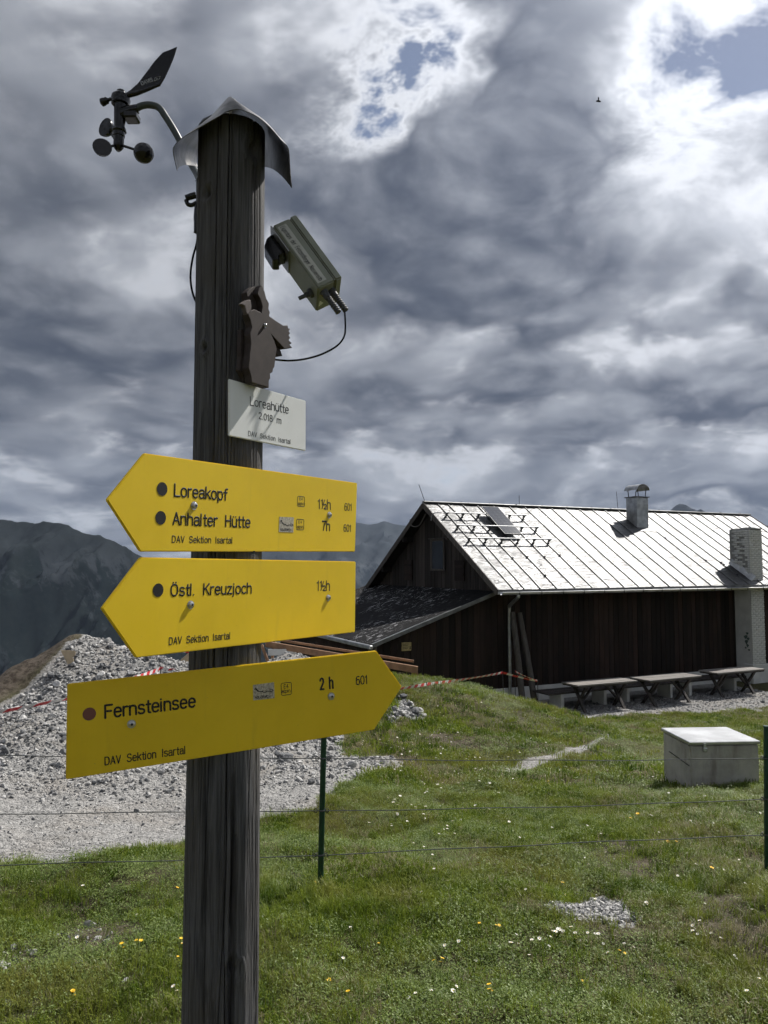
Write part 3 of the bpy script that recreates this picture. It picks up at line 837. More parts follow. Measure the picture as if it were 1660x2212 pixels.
p_ = [roof_pt(MX0 - .05, .16, .03), roof_pt(MX0 - .05, 1.25, .03), roof_pt(MX0 + .02, 1.25, .22), roof_pt(MX0 + .02, .16, .22)]
MB().add(p_, [(0, 1, 2, 3)]).build('flashing', M['zinc'], core)
# faded printed badge on the plaster face: a sprig of green blots
for k, (a, b, r_) in enumerate(((.30, 1.62, .05), (.36, 1.50, .07), (.27, 1.44, .05), (.34, 1.34, .06), (.30, 1.22, .05), (.37, 1.14, .035), (.25, 1.08, .04))):
    rows = [(MX0 - .008, a + .1 + r_ * math.cos(w) * (1 + .3 * math.sin(3 * w)), b + r_ * math.sin(w) * (1 + .25 * math.cos(2 * w + k))) for w in np.linspace(0, 2 * math.pi, 13)[:-1]]
    MB().add(rows, [tuple(range(12))]).build('painted_mark', M['mark'], core)

# ------------------------------------------------------------------ the lean-to at the gable
ra, rb = hl(1049, 1288, ('y', .55)), hl(803, 1393, ('y', .55))
AX0, AX1 = rb.x, WX0 - .02
k_ = (ra.z - rb.z) / (ra.x - rb.x)
def az(x_): return rb.z + k_ * (x_ - rb.x)
annex = empty('lean_to_shed', 'low dark lean-to shed with black felt roof at the gable end', 'shed', HUT, HUT_A)
AY0, AY1 = .55, 9.0
rows = [[(x_, y_, az(x_) + .03 * (fbm(np.array([x_ * 1.3]), np.array([y_ * 1.3]), 3, 77)[0] - .5)) for y_ in np.linspace(AY0, AY1, 30)] for x_ in np.linspace(AX0, AX1, 16)]
ar = MB().grid(rows).build('roof', M['bitumen'], annex, smooth=R(60)); s_ = ar.modifiers.new('thickness', 'SOLIDIFY'); s_.thickness = .05; s_.offset = -1
MB().beam((AX0, AY0 - .022, az(AX0) - .035), (AX1, AY0 - .022, az(AX1) - .035), .03, .10).build('verge_strip', M['seam'], ar, bevel=.004)
MB().beam((AX0, AY0 - .02, az(AX0) + .018), (AX1 - 1.2, AY0 - .02, az(AX1 - 1.2) + .018), .05, .012).build('verge_flashing', M['gutter'], ar)
MB().beam((AX0 - .05, AY0 - .1, az(AX0) - .06), (AX0 - .05, AY1, az(AX0) - .06), .10, .11).build('eave_gutter', M['gutter'], ar, bevel=.02)
aw = MB().add([(AX0 + .30, .84, -1.2), (AX1, .84, -1.2), (AX1, .84, az(AX1) - .1), (AX0 + .30, .84, az(AX0 + .3) - .1),
               (AX0 + .30, .94, -1.2), (AX1, .94, -1.2), (AX1, .94, az(AX1) - .1), (AX0 + .30, .94, az(AX0 + .3) - .1)],
              [(0, 1, 2, 3), (7, 6, 5, 4), (0, 4, 5, 1), (1, 5, 6, 2), (2, 6, 7, 3), (3, 7, 4, 0)]).build('wall', M['backing'], annex)
x = AX0 + .27
while x < AX1 - .05:
    x1 = min(x + .2, AX1); a, b = x + .006, x1 - .006; yv = .814 - random.uniform(0, .008)
    MB().add([(a, yv, -1.2), (b, yv, -1.2), (b, yv, az(b) - .09), (a, yv, az(a) - .09), (a, .838, -1.2), (b, .838, -1.2), (b, .838, az(b) - .09), (a, .838, az(a) - .09)],
             [(0, 1, 2, 3), (7, 6, 5, 4), (0, 4, 5, 1), (1, 5, 6, 2), (2, 6, 7, 3), (3, 7, 4, 0)]).build('board', M['board'], aw)
    x += .2
aw2 = MB().box((AX0 + .30, .94, -1.2), (AX0 + .40, 8.8, az(AX0 + .3) - .1)).build('side_wall', M['backing'], annex)
y = .86
bs_ = MB().box((0, .006, -1.2), (.028, .194, az(AX0 + .3) - .12)).mesh('board', bevel=.004); bs_.materials.append(M['board'])
while y < 8.6:
    o = link(bpy.data.objects.new('board', bs_), aw2); o.location = (AX0 + .268 - random.uniform(0, .008), y, 0); y += .2
MB().beam((AX0 + .2, .80, -1.0), (AX0 + .2, .80, az(AX0 + .2) - .1), .1, .1, (0, 1, 0)).build('corner_post', M['log'], annex)
# small yellow notice on the lean-to
a, b = hl(*Z5(470, 1218), ('y', .79)), hl(*Z5(538, 1275), ('y', .79))
nt = MB().box((a.x, .78, b.z), (b.x, .798, a.z)).build('notice_sign', M['label'], None, bevel=.003); nt.matrix_world = hm
M['notice'] = plain('notice_yellow', (.42, .33, .14), .6, var=.08); nt.data.materials[0] = M['notice']
tag(nt, 'small pale yellow notice fixed to the dark shed wall', 'notice')
wn, hn = b.x - a.x, a.z - b.z
for k in range(4):
    MB().box((a.x + .05 * wn, .776, b.z + hn * (.78 - .18 * k)), (a.x + (.72 - .1 * (k % 2)) * wn, .7785, b.z + hn * (.84 - .18 * k))).build('text_line', M['black'], nt)
MB().prism([(a.x + .80 * wn, b.z + .2 * hn), (a.x + .93 * wn, b.z + .2 * hn), (a.x + .9 * wn, b.z + .55 * hn), (a.x + .83 * wn, b.z + .55 * hn)], -.7785, -.776, Matrix.Rotation(R(90), 4, 'X')).build('pictogram', M['black'], nt)

# ------------------------------------------------------------------ benches and tables by the wall
G0 = 0.0
bench = empty('wall_bench', 'long wooden bench on white concrete supports along the hut wall', 'bench', HUT, HUT_A)
for x_ in (1.70, 3.20, 4.05, 5.72, 6.50, 8.42):
    MB().box((x_ - .05, -.58, -.1), (x_ + .05, -.06, .40)).build('support', M['white_plaster'], bench, bevel=.008)
for k, y_ in enumerate((-.60, -.36, -.12)):
    for x0, x1 in ((1.2, 5.0), (5.02, 8.9)):
        MB().box((x0, y_, .402), (x1, y_ + .22, .445)).build('plank', M['tableleg'], bench, bevel=.006)
def table(l, o, label, rz=0.0, width=.70, length=2.05):
    t_ = empty('picnic_table', label, 'table', (0, 0, 0), 0, 'tables in front of the hut')
    t_.matrix_world = hm @ Matrix.Translation((l, -o, 0)) @ Matrix.Rotation(rz, 4, 'Z')
    top = MB().box((.04, -width / 2 + .01, .672), (length - .04, width / 2 - .01, .708)).build('table_top', M['tableleg'], t_)
    n = 4; pw = width / n
    for k in range(n):
        y_ = -width / 2 + k * pw
        MB().box((random.uniform(-.008, .008), y_ + .003, .709), (length + random.uniform(-.008, .008), y_ + pw - .003, .748 + random.uniform(-.002, .002))).build('plank', M['tabletop'], top, bevel=.004)
    for x_ in (.36, length - .36):
        for sg in (-1, 1):
            xo = x_ + .03 * sg
            MB().beam((xo, sg * (width / 2 - .02), -.12), (xo, -sg * (width / 2 - .12), .67), .055, .09, (1, 0, 0)).build('leg', M['tableleg'], t_, bevel=.005)
    for x_, x2 in ((.42, .86), (length - .42, length - .86)):
        MB().beam((x_, 0, .26), (x2, 0, .66), .05, .07, (0, 1, 0)).build('brace', M['tableleg'], t_, bevel=.004)
    return t_
table(1.60, .98, 'weathered picnic table nearest the leaning poles and downpipe', R(-1))
table(3.92, 1.14, 'middle weathered picnic table of the three along the hut wall', R(1.5), .78)
table(6.78, .98, 'picnic table beside the white brick chimney', R(0))
# two poles leaning on the wall
for i, (a, b, lab) in enumerate((((1262, 1000), (1335, 1650), 'grey timber pole leaning by the downpipe, left of two'), ((1312, 1005), (1425, 1665), 'grey timber pole leaning by the downpipe, right of two'))):
    pa = hl(*Z5(*a), ('y', .72)); pb = hl(*Z5(*b), ('y', .10))
    o = MB().tube([pa, pa.lerp(pb, .5) + Vector((.012, 0, 0)), pb], [.075, .085, .09], 14).build('timber_pole', M['log'], None, smooth=SM)
    o.matrix_world = hm; tag(o, lab, 'pole', 'poles leaning on the hut')
# something dark blue leaning right of the chimney
o = MB().prism([(11.35, .0), (11.95, .0), (11.9, .8), (11.75, 1.25), (11.5, 1.3), (11.38, .9)], -.26, -.06, Matrix.Rotation(R(90), 4, 'X')).build('dark_cover', M['bluecloth'], None, bevel=.02)
o.matrix_world = hm @ Matrix.Translation((0, -.3, 0)); tag(o, 'dark blue covered object right of the white chimney foot', 'cover')

# ------------------------------------------------------------------ the wooden post
PC = Vector((-.2925, 1.43))
def post_r(z): return .0690 - .0026 * z
ZTOP = at(507, 285, 1.43).z
nth, nz_ = 460, 620
th0 = math.atan2(-PC.y, -PC.x)          # towards the camera
u_ = np.linspace(0, 1, nth, endpoint=False) * 2 - 1
TH = th0 + math.pi * np.sign(u_) * np.abs(u_) ** 1.35     # finer on the near side
ZS = np.linspace(-.25, ZTOP, nz_)
T2, ZZ = np.meshgrid(TH, ZS)
A2 = (T2 - th0)                          # angle from the near side, + to the right
rad_ = post_r(ZZ) + .0016 * (fbm(A2 * 1.2 + 40, ZZ * 1.1, 3, 61) - .5) * 2
WV = .05 * (fbm(A2 * .8 + 5, ZZ * 2.0, 3, 64) - .5) * 2
rad_ += .0007 * (fbm((A2 + WV) * 9 + 60, ZZ * .9, 3, 62) - .5) + .0008 * (fbm((A2 + WV) * 55 + 60, ZZ * 2.6, 3, 63) - .5)
gr = np.random.default_rng(5)
for k in range(110):
    a0 = gr.uniform(-1.75, 1.75); z0 = gr.uniform(0, 3.1); Lc = gr.uniform(.25, 1.1); w = gr.uniform(.005, .012); dp_ = gr.uniform(.001, .005)
    if k < 14: Lc, w, dp_ = gr.uniform(.5, 1.5), gr.uniform(.010, .017), gr.uniform(.007, .011)
    path = a0 + .26 * (fbm(np.array([k * 7.7]), ZZ[:, :1] * 1.3, 3, 70 + k) - .5) * 2 + .012 * (fbm(np.array([k * 3.7]), ZZ[:, :1] * 14, 2, 170 + k) - .5)
    fade = np.clip(1 - ((ZZ - z0) / (Lc / 2)) ** 2, 0, 1) ** .5
    rad_ -= dp_ * fade * np.exp(-((A2 - path) / (w * (.35 + .65 * fade))) ** 2)
# long decayed channel low on the near face
for (zc, hz, a_c, aw_, dpt) in ((.98, .30, .30, .085, .014), (.66, .42, .37, .03, .012), (1.25, .14, .27, .05, .010)):
    path = a_c + .10 * (fbm(np.array([3.1]), ZZ[:, :1] * 3.0, 3, 301) - .5) * 2
    fade = np.clip(1 - ((ZZ - zc) / hz) ** 2, 0, 1) ** .5
    rad_ -= dpt * fade * np.exp(-((A2 - path) / aw_) ** 4)
rad_ += .004 * np.clip(1 - ((ZZ - .75) / .7) ** 2, 0, 1) * np.exp(-((A2 - .62) / .10) ** 2)
KN = [(2.93, -.40, .014), (2.77, .02, .010), (2.52, .70, .012), (2.43, -.75, .008), (1.05, .30, .010), (.92, .32, .008), (.60, .33, .016), (.33, .30, .012), (2.14, -.78, .006)]
for (zk, ak, rk) in KN:
    rk *= 1.4
    dd = np.hypot((A2 - ak) * .064, (ZZ - zk) * .8) / rk
    rad_ += .0030 * np.exp(-(dd - 1.2) ** 2 / .25) - .0115 * np.exp(-(dd / .62) ** 2) + .0009 * np.cos(dd * 9) * np.exp(-(dd / 2.2) ** 2)
PX = PC.x + rad_ * np.cos(T2); PY = PC.y + rad_ * np.sin(T2)
me = bpy.data.meshes.new('wooden_post')
idx = np.arange(nth * nz_).reshape(nz_, nth); nxt = np.roll(idx, -1, 1)
quads = np.stack([idx[:-1], nxt[:-1], nxt[1:], idx[1:]], -1).reshape(-1, 4)
co = np.stack([PX, PY, ZZ], -1).reshape(-1, 3)
me.from_pydata([tuple(c_) for c_ in co] + [(PC.x, PC.y, ZTOP + .01)], [], [tuple(q) for q in quads] + [(int(idx[-1, i]), int(nxt[-1, i]), nth * nz_) for i in range(nth)])
me.polygons.foreach_set('use_smooth', np.ones(len(me.polygons), bool)); me.materials.append(M['post'])
post = link(bpy.data.objects.new('wooden_post', me))
tag(post, 'thick weathered round wooden post carrying the trail signs', 'post')

# ------------------------------------------------------------------ stroke lettering (narrow routed sign letters)
def el(cx, cy, rx, ry, a0, a1, n=None, m_=2.35):
    n = n or max(4, int(abs(a1 - a0) / 17)); out = []
    for k in range(n + 1):
        w = R(a0 + (a1 - a0) * k / n); c_, s_ = math.cos(w), math.sin(w)
        out.append((cx + rx * math.copysign(abs(c_) ** (2 / m_), c_), cy + ry * math.copysign(abs(s_) ** (2 / m_), s_)))
    return out
O_ = el(.215, .36, .215, .36, 90, 450, 20)
DOTS = [[(.10, .93), (.10, .945)], [(.32, .93), (.32, .945)]]
GL = {
 'A': (.54, [[(0, 0), (.25, 1), (.5, 0)], [(.10, .34), (.40, .34)]]),
 'D': (.56, [[(0, 0), (0, 1), (.20, 1)] + el(.20, .5, .29, .5, 80, -80) + [(.20, 0), (0, 0)]]),
 'E': (.50, [[(.43, 0), (0, 0), (0, 1), (.42, 1)], [(0, .53), (.37, .53)]]),
 'F': (.48, [[(0, 0), (0, 1), (.43, 1)], [(0, .52), (.37, .52)]]),
 'G': (.58, [el(.26, .5, .26, .5, 40, 320) + [(.50, .42), (.30, .42)]]),
 'H': (.54, [[(0, 0), (0, 1)], [(.46, 0), (.46, 1)], [(0, .53), (.46, .53)]]),
 'I': (.12, [[(0, 0), (0, 1)]]),
 'K': (.52, [[(0, 0), (0, 1)], [(.45, 1), (0, .40)], [(.16, .60), (.48, 0)]]),
 'L': (.46, [[(0, 1), (0, 0), (.42, 0)]]),
 'N': (.54, [[(0, 0), (0, 1), (.46, 0), (.46, 1)]]),
 'R': (.54, [[(0, 0), (0, 1), (.22, 1)] + el(.24, .75, .22, .25, 85, -85) + [(0, .5)], [(.24, .5), (.48, 0)]]),
 'S': (.54, [el(.235, .755, .215, .245, 18, 252, 12) + el(.235, .25, .235, .25, 72, -165, 12)]),
 'V': (.52, [[(0, 1), (.25, 0), (.5, 1)]]),
 'W': (.72, [[(0, 1), (.17, 0), (.35, .9), (.53, 0), (.70, 1)]]),
 'Ö': (.60, [el(.26, .5, .26, .5, 90, 450, 22), [(.15, 1.17), (.15, 1.19)], [(.37, 1.17), (.37, 1.19)]]),
 'a': (.47, [el(.20, .50, .19, .22, 165, 10) + [(.39, .12), (.43, .0)], [(.39, .43), (.20, .41)] + el(.17, .205, .17, .205, 90, 270) + [(.27, .02), (.39, .17)]]),
 'c': (.43, [el(.21, .36, .21, .36, 42, 318)]),
 'd': (.48, [O_, [(.43, 1), (.43, 0)]]),
 'e': (.48, [[(.02, .385), (.42, .385)] + el(.215, .36, .21, .36, 8, 318)]),
 'f': (.28, [el(.26, .82, .14, .18, 70, 180) + [(.12, 0)], [(0, .68), (.27, .68)]]),
 'g': (.48, [O_, [(.43, .72), (.43, -.06)] + el(.22, -.06, .21, .20, 0, -160)]),
 'h': (.46, [[(0, 0), (0, 1)], [(0, .45)] + el(.20, .46, .20, .26, 165, 0) + [(.40, 0)]]),
 'i': (.13, [[(0, 0), (0, .72)], [(0, .95), (0, .97)]]),
 'j': (.16, [[(.04, .72), (.04, -.10)] + el(-.06, -.10, .10, .14, 0, -80), [(.04, .95), (.04, .97)]]),
 'k': (.43, [[(0, 0), (0, 1)], [(.37, .72), (0, .28)], [(.14, .44), (.40, 0)]]),
 'l': (.13, [[(0, 0), (0, 1)]]),
 'm': (.74, [[(0, 0), (0, .72)], [(0, .48)] + el(.17, .48, .17, .24, 165, 0) + [(.34, 0)], [(.34, .48)] + el(.51, .48, .17, .24, 165, 0) + [(.68, 0)]]),
 'n': (.46, [[(0, 0), (0, .72)], [(0, .45)] + el(.20, .46, .20, .26, 165, 0) + [(.40, 0)]]),
 'o': (.49, [O_]),
 'p': (.48, [O_, [(0, .72), (0, -.26)]]),
 'r': (.31, [[(0, 0), (0, .72)], [(0, .42)] + el(.22, .44, .22, .27, 165, 80)]),
 's': (.43, [el(.19, .545, .17, .175, 22, 250, 9) + el(.19, .18, .19, .18, 72, -160, 9)]),
 't': (.28, [[(.12, .95), (.12, .16)] + el(.24, .14, .12, .14, 180, 275), [(0, .68), (.26, .68)]]),
 'u': (.46, [[(0, .72), (0, .26)] + el(.20, .26, .20, .26, 195, 360) + [(.40, .28)], [(.40, .72), (.40, 0)]]),
 'v': (.42, [[(0, .72), (.20, 0), (.40, .72)]]),
 'z': (.43, [[(.02, .70), (.38, .70), (0, .02), (.40, .02)]]),
 '0': (.48, [el(.215, .5, .205, .5, 90, 450, 20)]),
 '1': (.30, [[(0, .80), (.12, .86), (.17, 1), (.17, 0)]]),
 '2': (.48, [el(.21, .72, .20, .28, 165, -25) + [(.02, .03), (.42, .02)]]),
 '4': (.50, [[(.33, 0), (.33, 1), (0, .28), (.45, .28)]]),
 '6': (.48, [el(.215, .31, .205, .31, 90, 450, 18), el(.24, .55, .23, .45, 60, 190)]),
 '7': (.46, [[(0, .98), (.42, .98), (.24, .5), (.15, 0)]]),
 '8': (.48, [el(.21, .75, .18, .25, 90, 450, 16), el(.21, .26, .21, .26, 90, 450, 16)]),
 '.': (.14, [[(.02, .02), (.02, .035)]]), ' ': (.55, []),
}
GL['ü'] = (.46, GL['u'][1] + DOTS); GL['A'] = GL['A']
GL['½'] = (.66, [[(x_ * .8, y_ * .52 + .46) for x_, y_ in GL['1'][1][0]], [(.10, .05), (.40, .95)], [(x_ * .72 + .33, y_ * .50) for x_, y_ in GL['2'][1][0]]])
def text_strokes(s, gap=.10):
    x_ = 0.0; out = []
    for ch in s:
        w, st = GL[ch]
        out += [[(a + x_, b) for a, b in q] for q in st]; x_ += w + gap
    return out, x_ - gap
def stroke_mesh(mb, pts, r, zb=.0002, hgt=.25):
    P = [Vector((a, b, 0)) for a, b in pts]
    Q = [P[0]]
    for p_ in P[1:]:
        if (p_ - Q[-1]).length > r * .25: Q.append(p_)
    if len(Q) == 1: Q.append(Q[0] + Vector((0, r * .05, 0)))
    # split at sharp corners so that joints stay full
    segs = [[Q[0]]]
    for i in range(1, len(Q)):
        segs[-1].append(Q[i])
        if i < len(Q) - 1 and (Q[i] - Q[i - 1]).angle(Q[i + 1] - Q[i]) > .85: segs.append([Q[i]])
    for S in segs:
        d0 = (S[0] - S[1]).normalized(); d1 = (S[-1] - S[-2]).normalized()
        path = [(S[0] + d0 * r, .05), (S[0] + d0 * r * .75, .66), (S[0] + d0 * r * .4, .92)] + [(p_, 1.0) for p_ in S] + [(S[-1] + d1 * r * .4, .92), (S[-1] + d1 * r * .75, .66), (S[-1] + d1 * r, .05)]
        k = len(mb.v); n = len(path)
        for i, (p_, sc) in enumerate(path):
            t_ = (path[min(i + 1, n - 1)][0] - path[max(i - 1, 0)][0]).normalized(); nn = Vector((-t_.y, t_.x, 0))
            for a, b in ((1, 0), (.72, .8), (-.72, .8), (-1, 0)):
                q = p_ + nn * (r * sc * a); mb.v.append((q.x, q.y, zb + r * hgt * b * sc))
        for i in range(n - 1):
            for j in range(3): mb.f.append((k + i * 4 + j, k + i * 4 + j + 1, k + (i + 1) * 4 + j + 1, k + (i + 1) * 4 + j))
def lettering(parent, to_local, s, bl, br, top, weight=.115, mat=None, name='lettering', gap=.10, zb=.0002):
    """fit text between pixel points of its baseline ends and cap top"""
    a, b, c_ = to_local(*bl), to_local(*br), to_local(*top)
    e = (b - a); L_ = e.length; e.normalize(); f = Vector((-e.y, e.x)); H_ = (c_ - a).dot(f)
    st, w = text_strokes(s, gap); mb = MB()
    r = H_ * weight / 2
    sx = (L_ - 2 * r) / w; sy = H_ - 2 * r
    for q in st:
        stroke_mesh(mb, [tuple(a + e * (r + x_ * sx) + f * (r + y_ * sy)) for x_, y_ in q], r, zb)
    return mb.build(name, mat or M['black'], parent, smooth=R(50))

def sign_frame(TL, TR, BR, BL, h=.15, gap_=.004, touch=True):
    def depth(a, b): return h / (at(*a, 1.0) - at(*b, 1.0)).length
    YL, YR = depth(TL, BL), depth(TR, BR)
    def frame(k):
        tl, bl, tr, br = at(*TL, YL * k), at(*BL, YL * k), at(*TR, YR * k), at(*BR, YR * k)
        e1 = ((tr + br) - (tl + bl)).normalized(); e2 = (tl + tr) - (bl + br); e2 -= e1 * e2.dot(e1); e2.normalize()
        return (tl + bl + tr + br) / 4, e1, e2, e1.cross(e2)
    k = 1.0
    for _ in range(30):
        o_, e1, e2, n_ = frame(k)
        ax = Vector((PC.x, PC.y, o_.z)); dist = (o_ - ax).dot(n_)
        want = post_r(o_.z) + gap_
        if not touch: break
        k += (dist - want) / (abs(n_.dot(ray(480, 1300))) * YL) * .8
    mtx = Matrix(((e1.x, e2.x, n_.x, o_.x), (e1.y, e2.y, n_.y, o_.y), (e1.z, e2.z, n_.z, o_.z), (0, 0, 0, 1)))
    inv = mtx.inverted()
    def loc(px, py):
        q = inv @ hit(px, py, o_, n_); return Vector((q.x, q.y))
    return mtx, loc
def bolt(parent, xy, r=.0052):
    x_, y_ = xy
    hd = MB().lathe((x_, y_, 0), (x_, y_, .0046), [(0, r * 1.35), (.14, r * 1.35), (.15, r), (.75, r), (.95, r * .7), (1, r * .5)], 16).build('bolt', M['steel'], parent, smooth=R(30))
    MB().prism([(x_ + r * .42 * math.cos(w), y_ + r * .42 * math.sin(w)) for w in np.linspace(0, 2 * math.pi, 7)[:-1]], .0044, .0050).build('socket', M['darkmetal'], hd)
def disc(parent, loc, c_, rx, ry, mat, name='marker_dot'):
    """ellipse seen at pixel c_ with pixel radii"""
    a = loc(*c_); vx = loc(c_[0] + rx, c_[1]) - a; vy = loc(c_[0], c_[1] + ry) - a
    r = (vx.length + vy.length) / 2
    MB().prism([(a.x + r * math.cos(w), a.y + r * math.sin(w)) for w in np.linspace(0, 2 * math.pi, 41)[:-1]], .0001, .0005).build(name, mat, parent)
def outline_rect(parent, loc, c0, c1, r, name='route_badge'):
    a, b = loc(*c0), loc(*c1); x0, x1 = sorted((a.x, b.x)); y0, y1 = sorted((a.y, b.y)); q = .003
    pts = []
    for cx_, cy_, w0 in ((x1 - q, y1 - q, 0), (x0 + q, y1 - q, 90), (x0 + q, y0 + q, 180), (x1 - q, y0 + q, 270)):
        pts += [(cx_ + q * math.cos(R(w0 + k * 30)), cy_ + q * math.sin(R(w0 + k * 30))) for k in range(4)]
    mb = MB(); stroke_mesh(mb, pts + [pts[0]], r)
    return mb.build(name, M['black'], parent, smooth=R(50))
def eagle_sticker(parent, loc, quad):
    q = [loc(*p_) for p_ in quad]
    st = MB().prism([tuple(p_) for p_ in q], .0001, .0005).build('eagle_sticker', M['sticker'], parent)
    def bil(u, v): return (q[0] * (1 - u) + q[1] * u) * (1 - v) + (q[3] * (1 - u) + q[2] * u) * v
    mb = MB()
    for path in ([(.08, .30), (.14, .22), (.17, .34), (.30, .48), (.42, .50), (.55, .58), (.68, .50), (.86, .58), (.95, .50), (.90, .44), (.78, .46)], [(.10, .24), (.20, .42), (.34, .50), (.46, .46)]):
        stroke_mesh(mb, [tuple(bil(*p_)) for p_ in path], .00075, .0006)
    mb.build('emblem', M['black'], st, smooth=R(50))
    a, b, c_ = bil(.08, .90), bil(.80, .90), bil(.08, .76)
    s_, w = text_strokes('ADLERWEG', .12); mb = MB(); L_ = (b - a).length; H_ = (c_ - a).length; e = (b - a).normalized(); f = Vector((-e.y, e.x))
    for p_ in s_: stroke_mesh(mb, [tuple(a + e * (x_ * L_ / w) + f * (y_ * H_)) for x_, y_ in p_], .00042, .0006)
    mb.build('emblem_text', M['black'], st, smooth=R(50))
def board_sign(name, label, mtx, loc, outline, mat=None, th=.006):
    root = empty(name, label, 'sign', matrix=mtx)
    MB().prism([tuple(loc(*p_)) for p_ in outline], -th, 0).build('board', mat or M['yellow'], root, bevel=.0014, bseg=2)
    return root
def zs(Z, *pts): return [Z(*p_) for p_ in pts]

# upper yellow arrow
q = zs(Z3, (355, 70), (1515, 233), (1503, 608), (333, 608))
mtx, loc = sign_frame(*q)
s1 = board_sign('trail_sign', 'topmost yellow trail sign, pointing left, listing Loreakopf and Anhalter Hütte', mtx, loc, [q[0], Z3(150, 325), q[3], q[2], q[1]])
T = lambda s, bl, br, tp, w=.115, Z=Z3, g=.10, par=None: lettering(par or s1, loc, s, Z(*bl), Z(*br), Z(*tp), w, gap=g)
T('Loreakopf', (513, 309), (806, 332), (513, 233), .145)
T('Anhalter Hütte', (505, 464), (934, 480), (507, 389), .145)
T('DAV Sektion Isartal', (502, 559), (835, 564), (502, 519), .13, g=.12)
T('1½h', (1298, 376), (1372, 380), (1299, 318), .115)
T('7h', (1320, 494), (1368, 497), (1321, 436), .14)
T('601', (1444, 384), (1486, 386), (1444, 342), .12)
T('601', (1439, 499), (1482, 501), (1439, 457), .12)
for c0, c1, ta, tb in (((1188, 305), (1226, 362), (1198, 327), (1191, 354)), ((1183, 430), (1222, 489), (1193, 453), (1186, 481))):
    bd = outline_rect(s1, loc, Z3(*c0), Z3(*c1), .0006)
    lettering(bd, loc, 'E4', Z3(*ta), Z3(ta[0] + 19, ta[1] + 1), Z3(ta[0], ta[1] - 16), .13, name='badge_text')
    lettering(bd, loc, 'alpin', Z3(*tb), Z3(tb[0] + 33, tb[1] + 1), Z3(tb[0], tb[1] - 19), .13, name='badge_text')
eagle_sticker(s1, loc, zs(Z3, (1089, 417), (1167, 421), (1164, 503), (1086, 500)))
disc(s1, loc, Z3(449, 266), 11.8, 13.9, M['black']); disc(s1, loc, Z3(441, 423), 11.8, 13.9, M['black'])
bolt(s1, loc(*Z3(623, 357))); bolt(s1, loc(*Z3(1361, 408)))

# middle yellow arrow
q = zs(Z3, (335, 638), (1507, 662), (1503, 1047), (310, 1187))
mtx, loc = sign_frame(*q)
s2 = board_sign('trail_sign', 'middle yellow trail sign, pointing left to Östl. Kreuzjoch', mtx, loc, [q[0], Z3(122, 918), q[3], q[2], q[1]])
T('Östl. Kreuzjoch', (493, 854), (941, 838), (492, 782), .145, par=s2)
T('1½h', (1291, 824), (1367, 822), (1291, 765), .115, par=s2)
T('DAV Sektion Isartal', (485, 1118), (823, 1085), (484, 1075), .13, par=s2, g=.12)
disc(s2, loc, Z3(427, 818), 11.8, 13.9, M['black'])
bolt(s2, loc(*Z3(604, 898))); bolt(s2, loc(*Z3(1355, 860)))

# lower yellow arrow, pointing right
q = zs(Z4, (87, 228), (1450, 81), (1440, 430), (80, 650))
mtx, loc = sign_frame(*q)
s3 = board_sign('trail_sign', 'lowest yellow trail sign, pointing right to Fernsteinsee with a red dot', mtx, loc, [q[0], q[3], q[2], Z4(1563, 240), q[1]])
T('Fernsteinsee', (249, 383), (658, 331), (249, 318), .145, Z4, par=s3)
T('DAV Sektion Isartal', (250, 588), (611, 536), (250, 549), .13, Z4, par=s3, g=.12)
T('2 h', (1199, 258), (1264, 249), (1199, 200), .15, Z4, par=s3)
T('601', (1359, 234), (1414, 227), (1359, 193), .12, Z4, par=s3)
bd = outline_rect(s3, loc, Z4(1029, 225), Z4(1076, 273), .0006)
lettering(bd, loc, 'E4', Z4(1041, 248), Z4(1063, 245), Z4(1041, 230), .13, name='badge_text')
lettering(bd, loc, 'alpin', Z4(1032, 269), Z4(1072, 264), Z4(1032, 252), .13, name='badge_text')
eagle_sticker(s3, loc, zs(Z4, (905, 232), (998, 220), (1000, 290), (907, 300)))
disc(s3, loc, Z4(183, 360), 14.8, 13.6, M['redbrown'])
bolt(s3, loc(*Z4(369, 404))); bolt(s3, loc(*Z4(1250, 282)))

# white hut sign
q = zs(Z2, (513, 1382), (1083, 1545), (1082, 1917), (512, 1805))
mtx, loc = sign_frame(*q, h=.0865)
s4 = board_sign('hut_sign', 'small white sign reading Loreahütte 2.018 m above the yellow signs', mtx, loc, q, M['white'], .004)
T('Loreahütte', (667, 1580), (958, 1644), (667, 1511), .115, Z2, par=s4)
T('2.018 m', (731, 1680), (902, 1719), (731, 1627), .125, Z2, par=s4)
T('DAV Sektion Isartal', (654, 1805), (970, 1867), (654, 1766), .115, Z2, par=s4, g=.12)

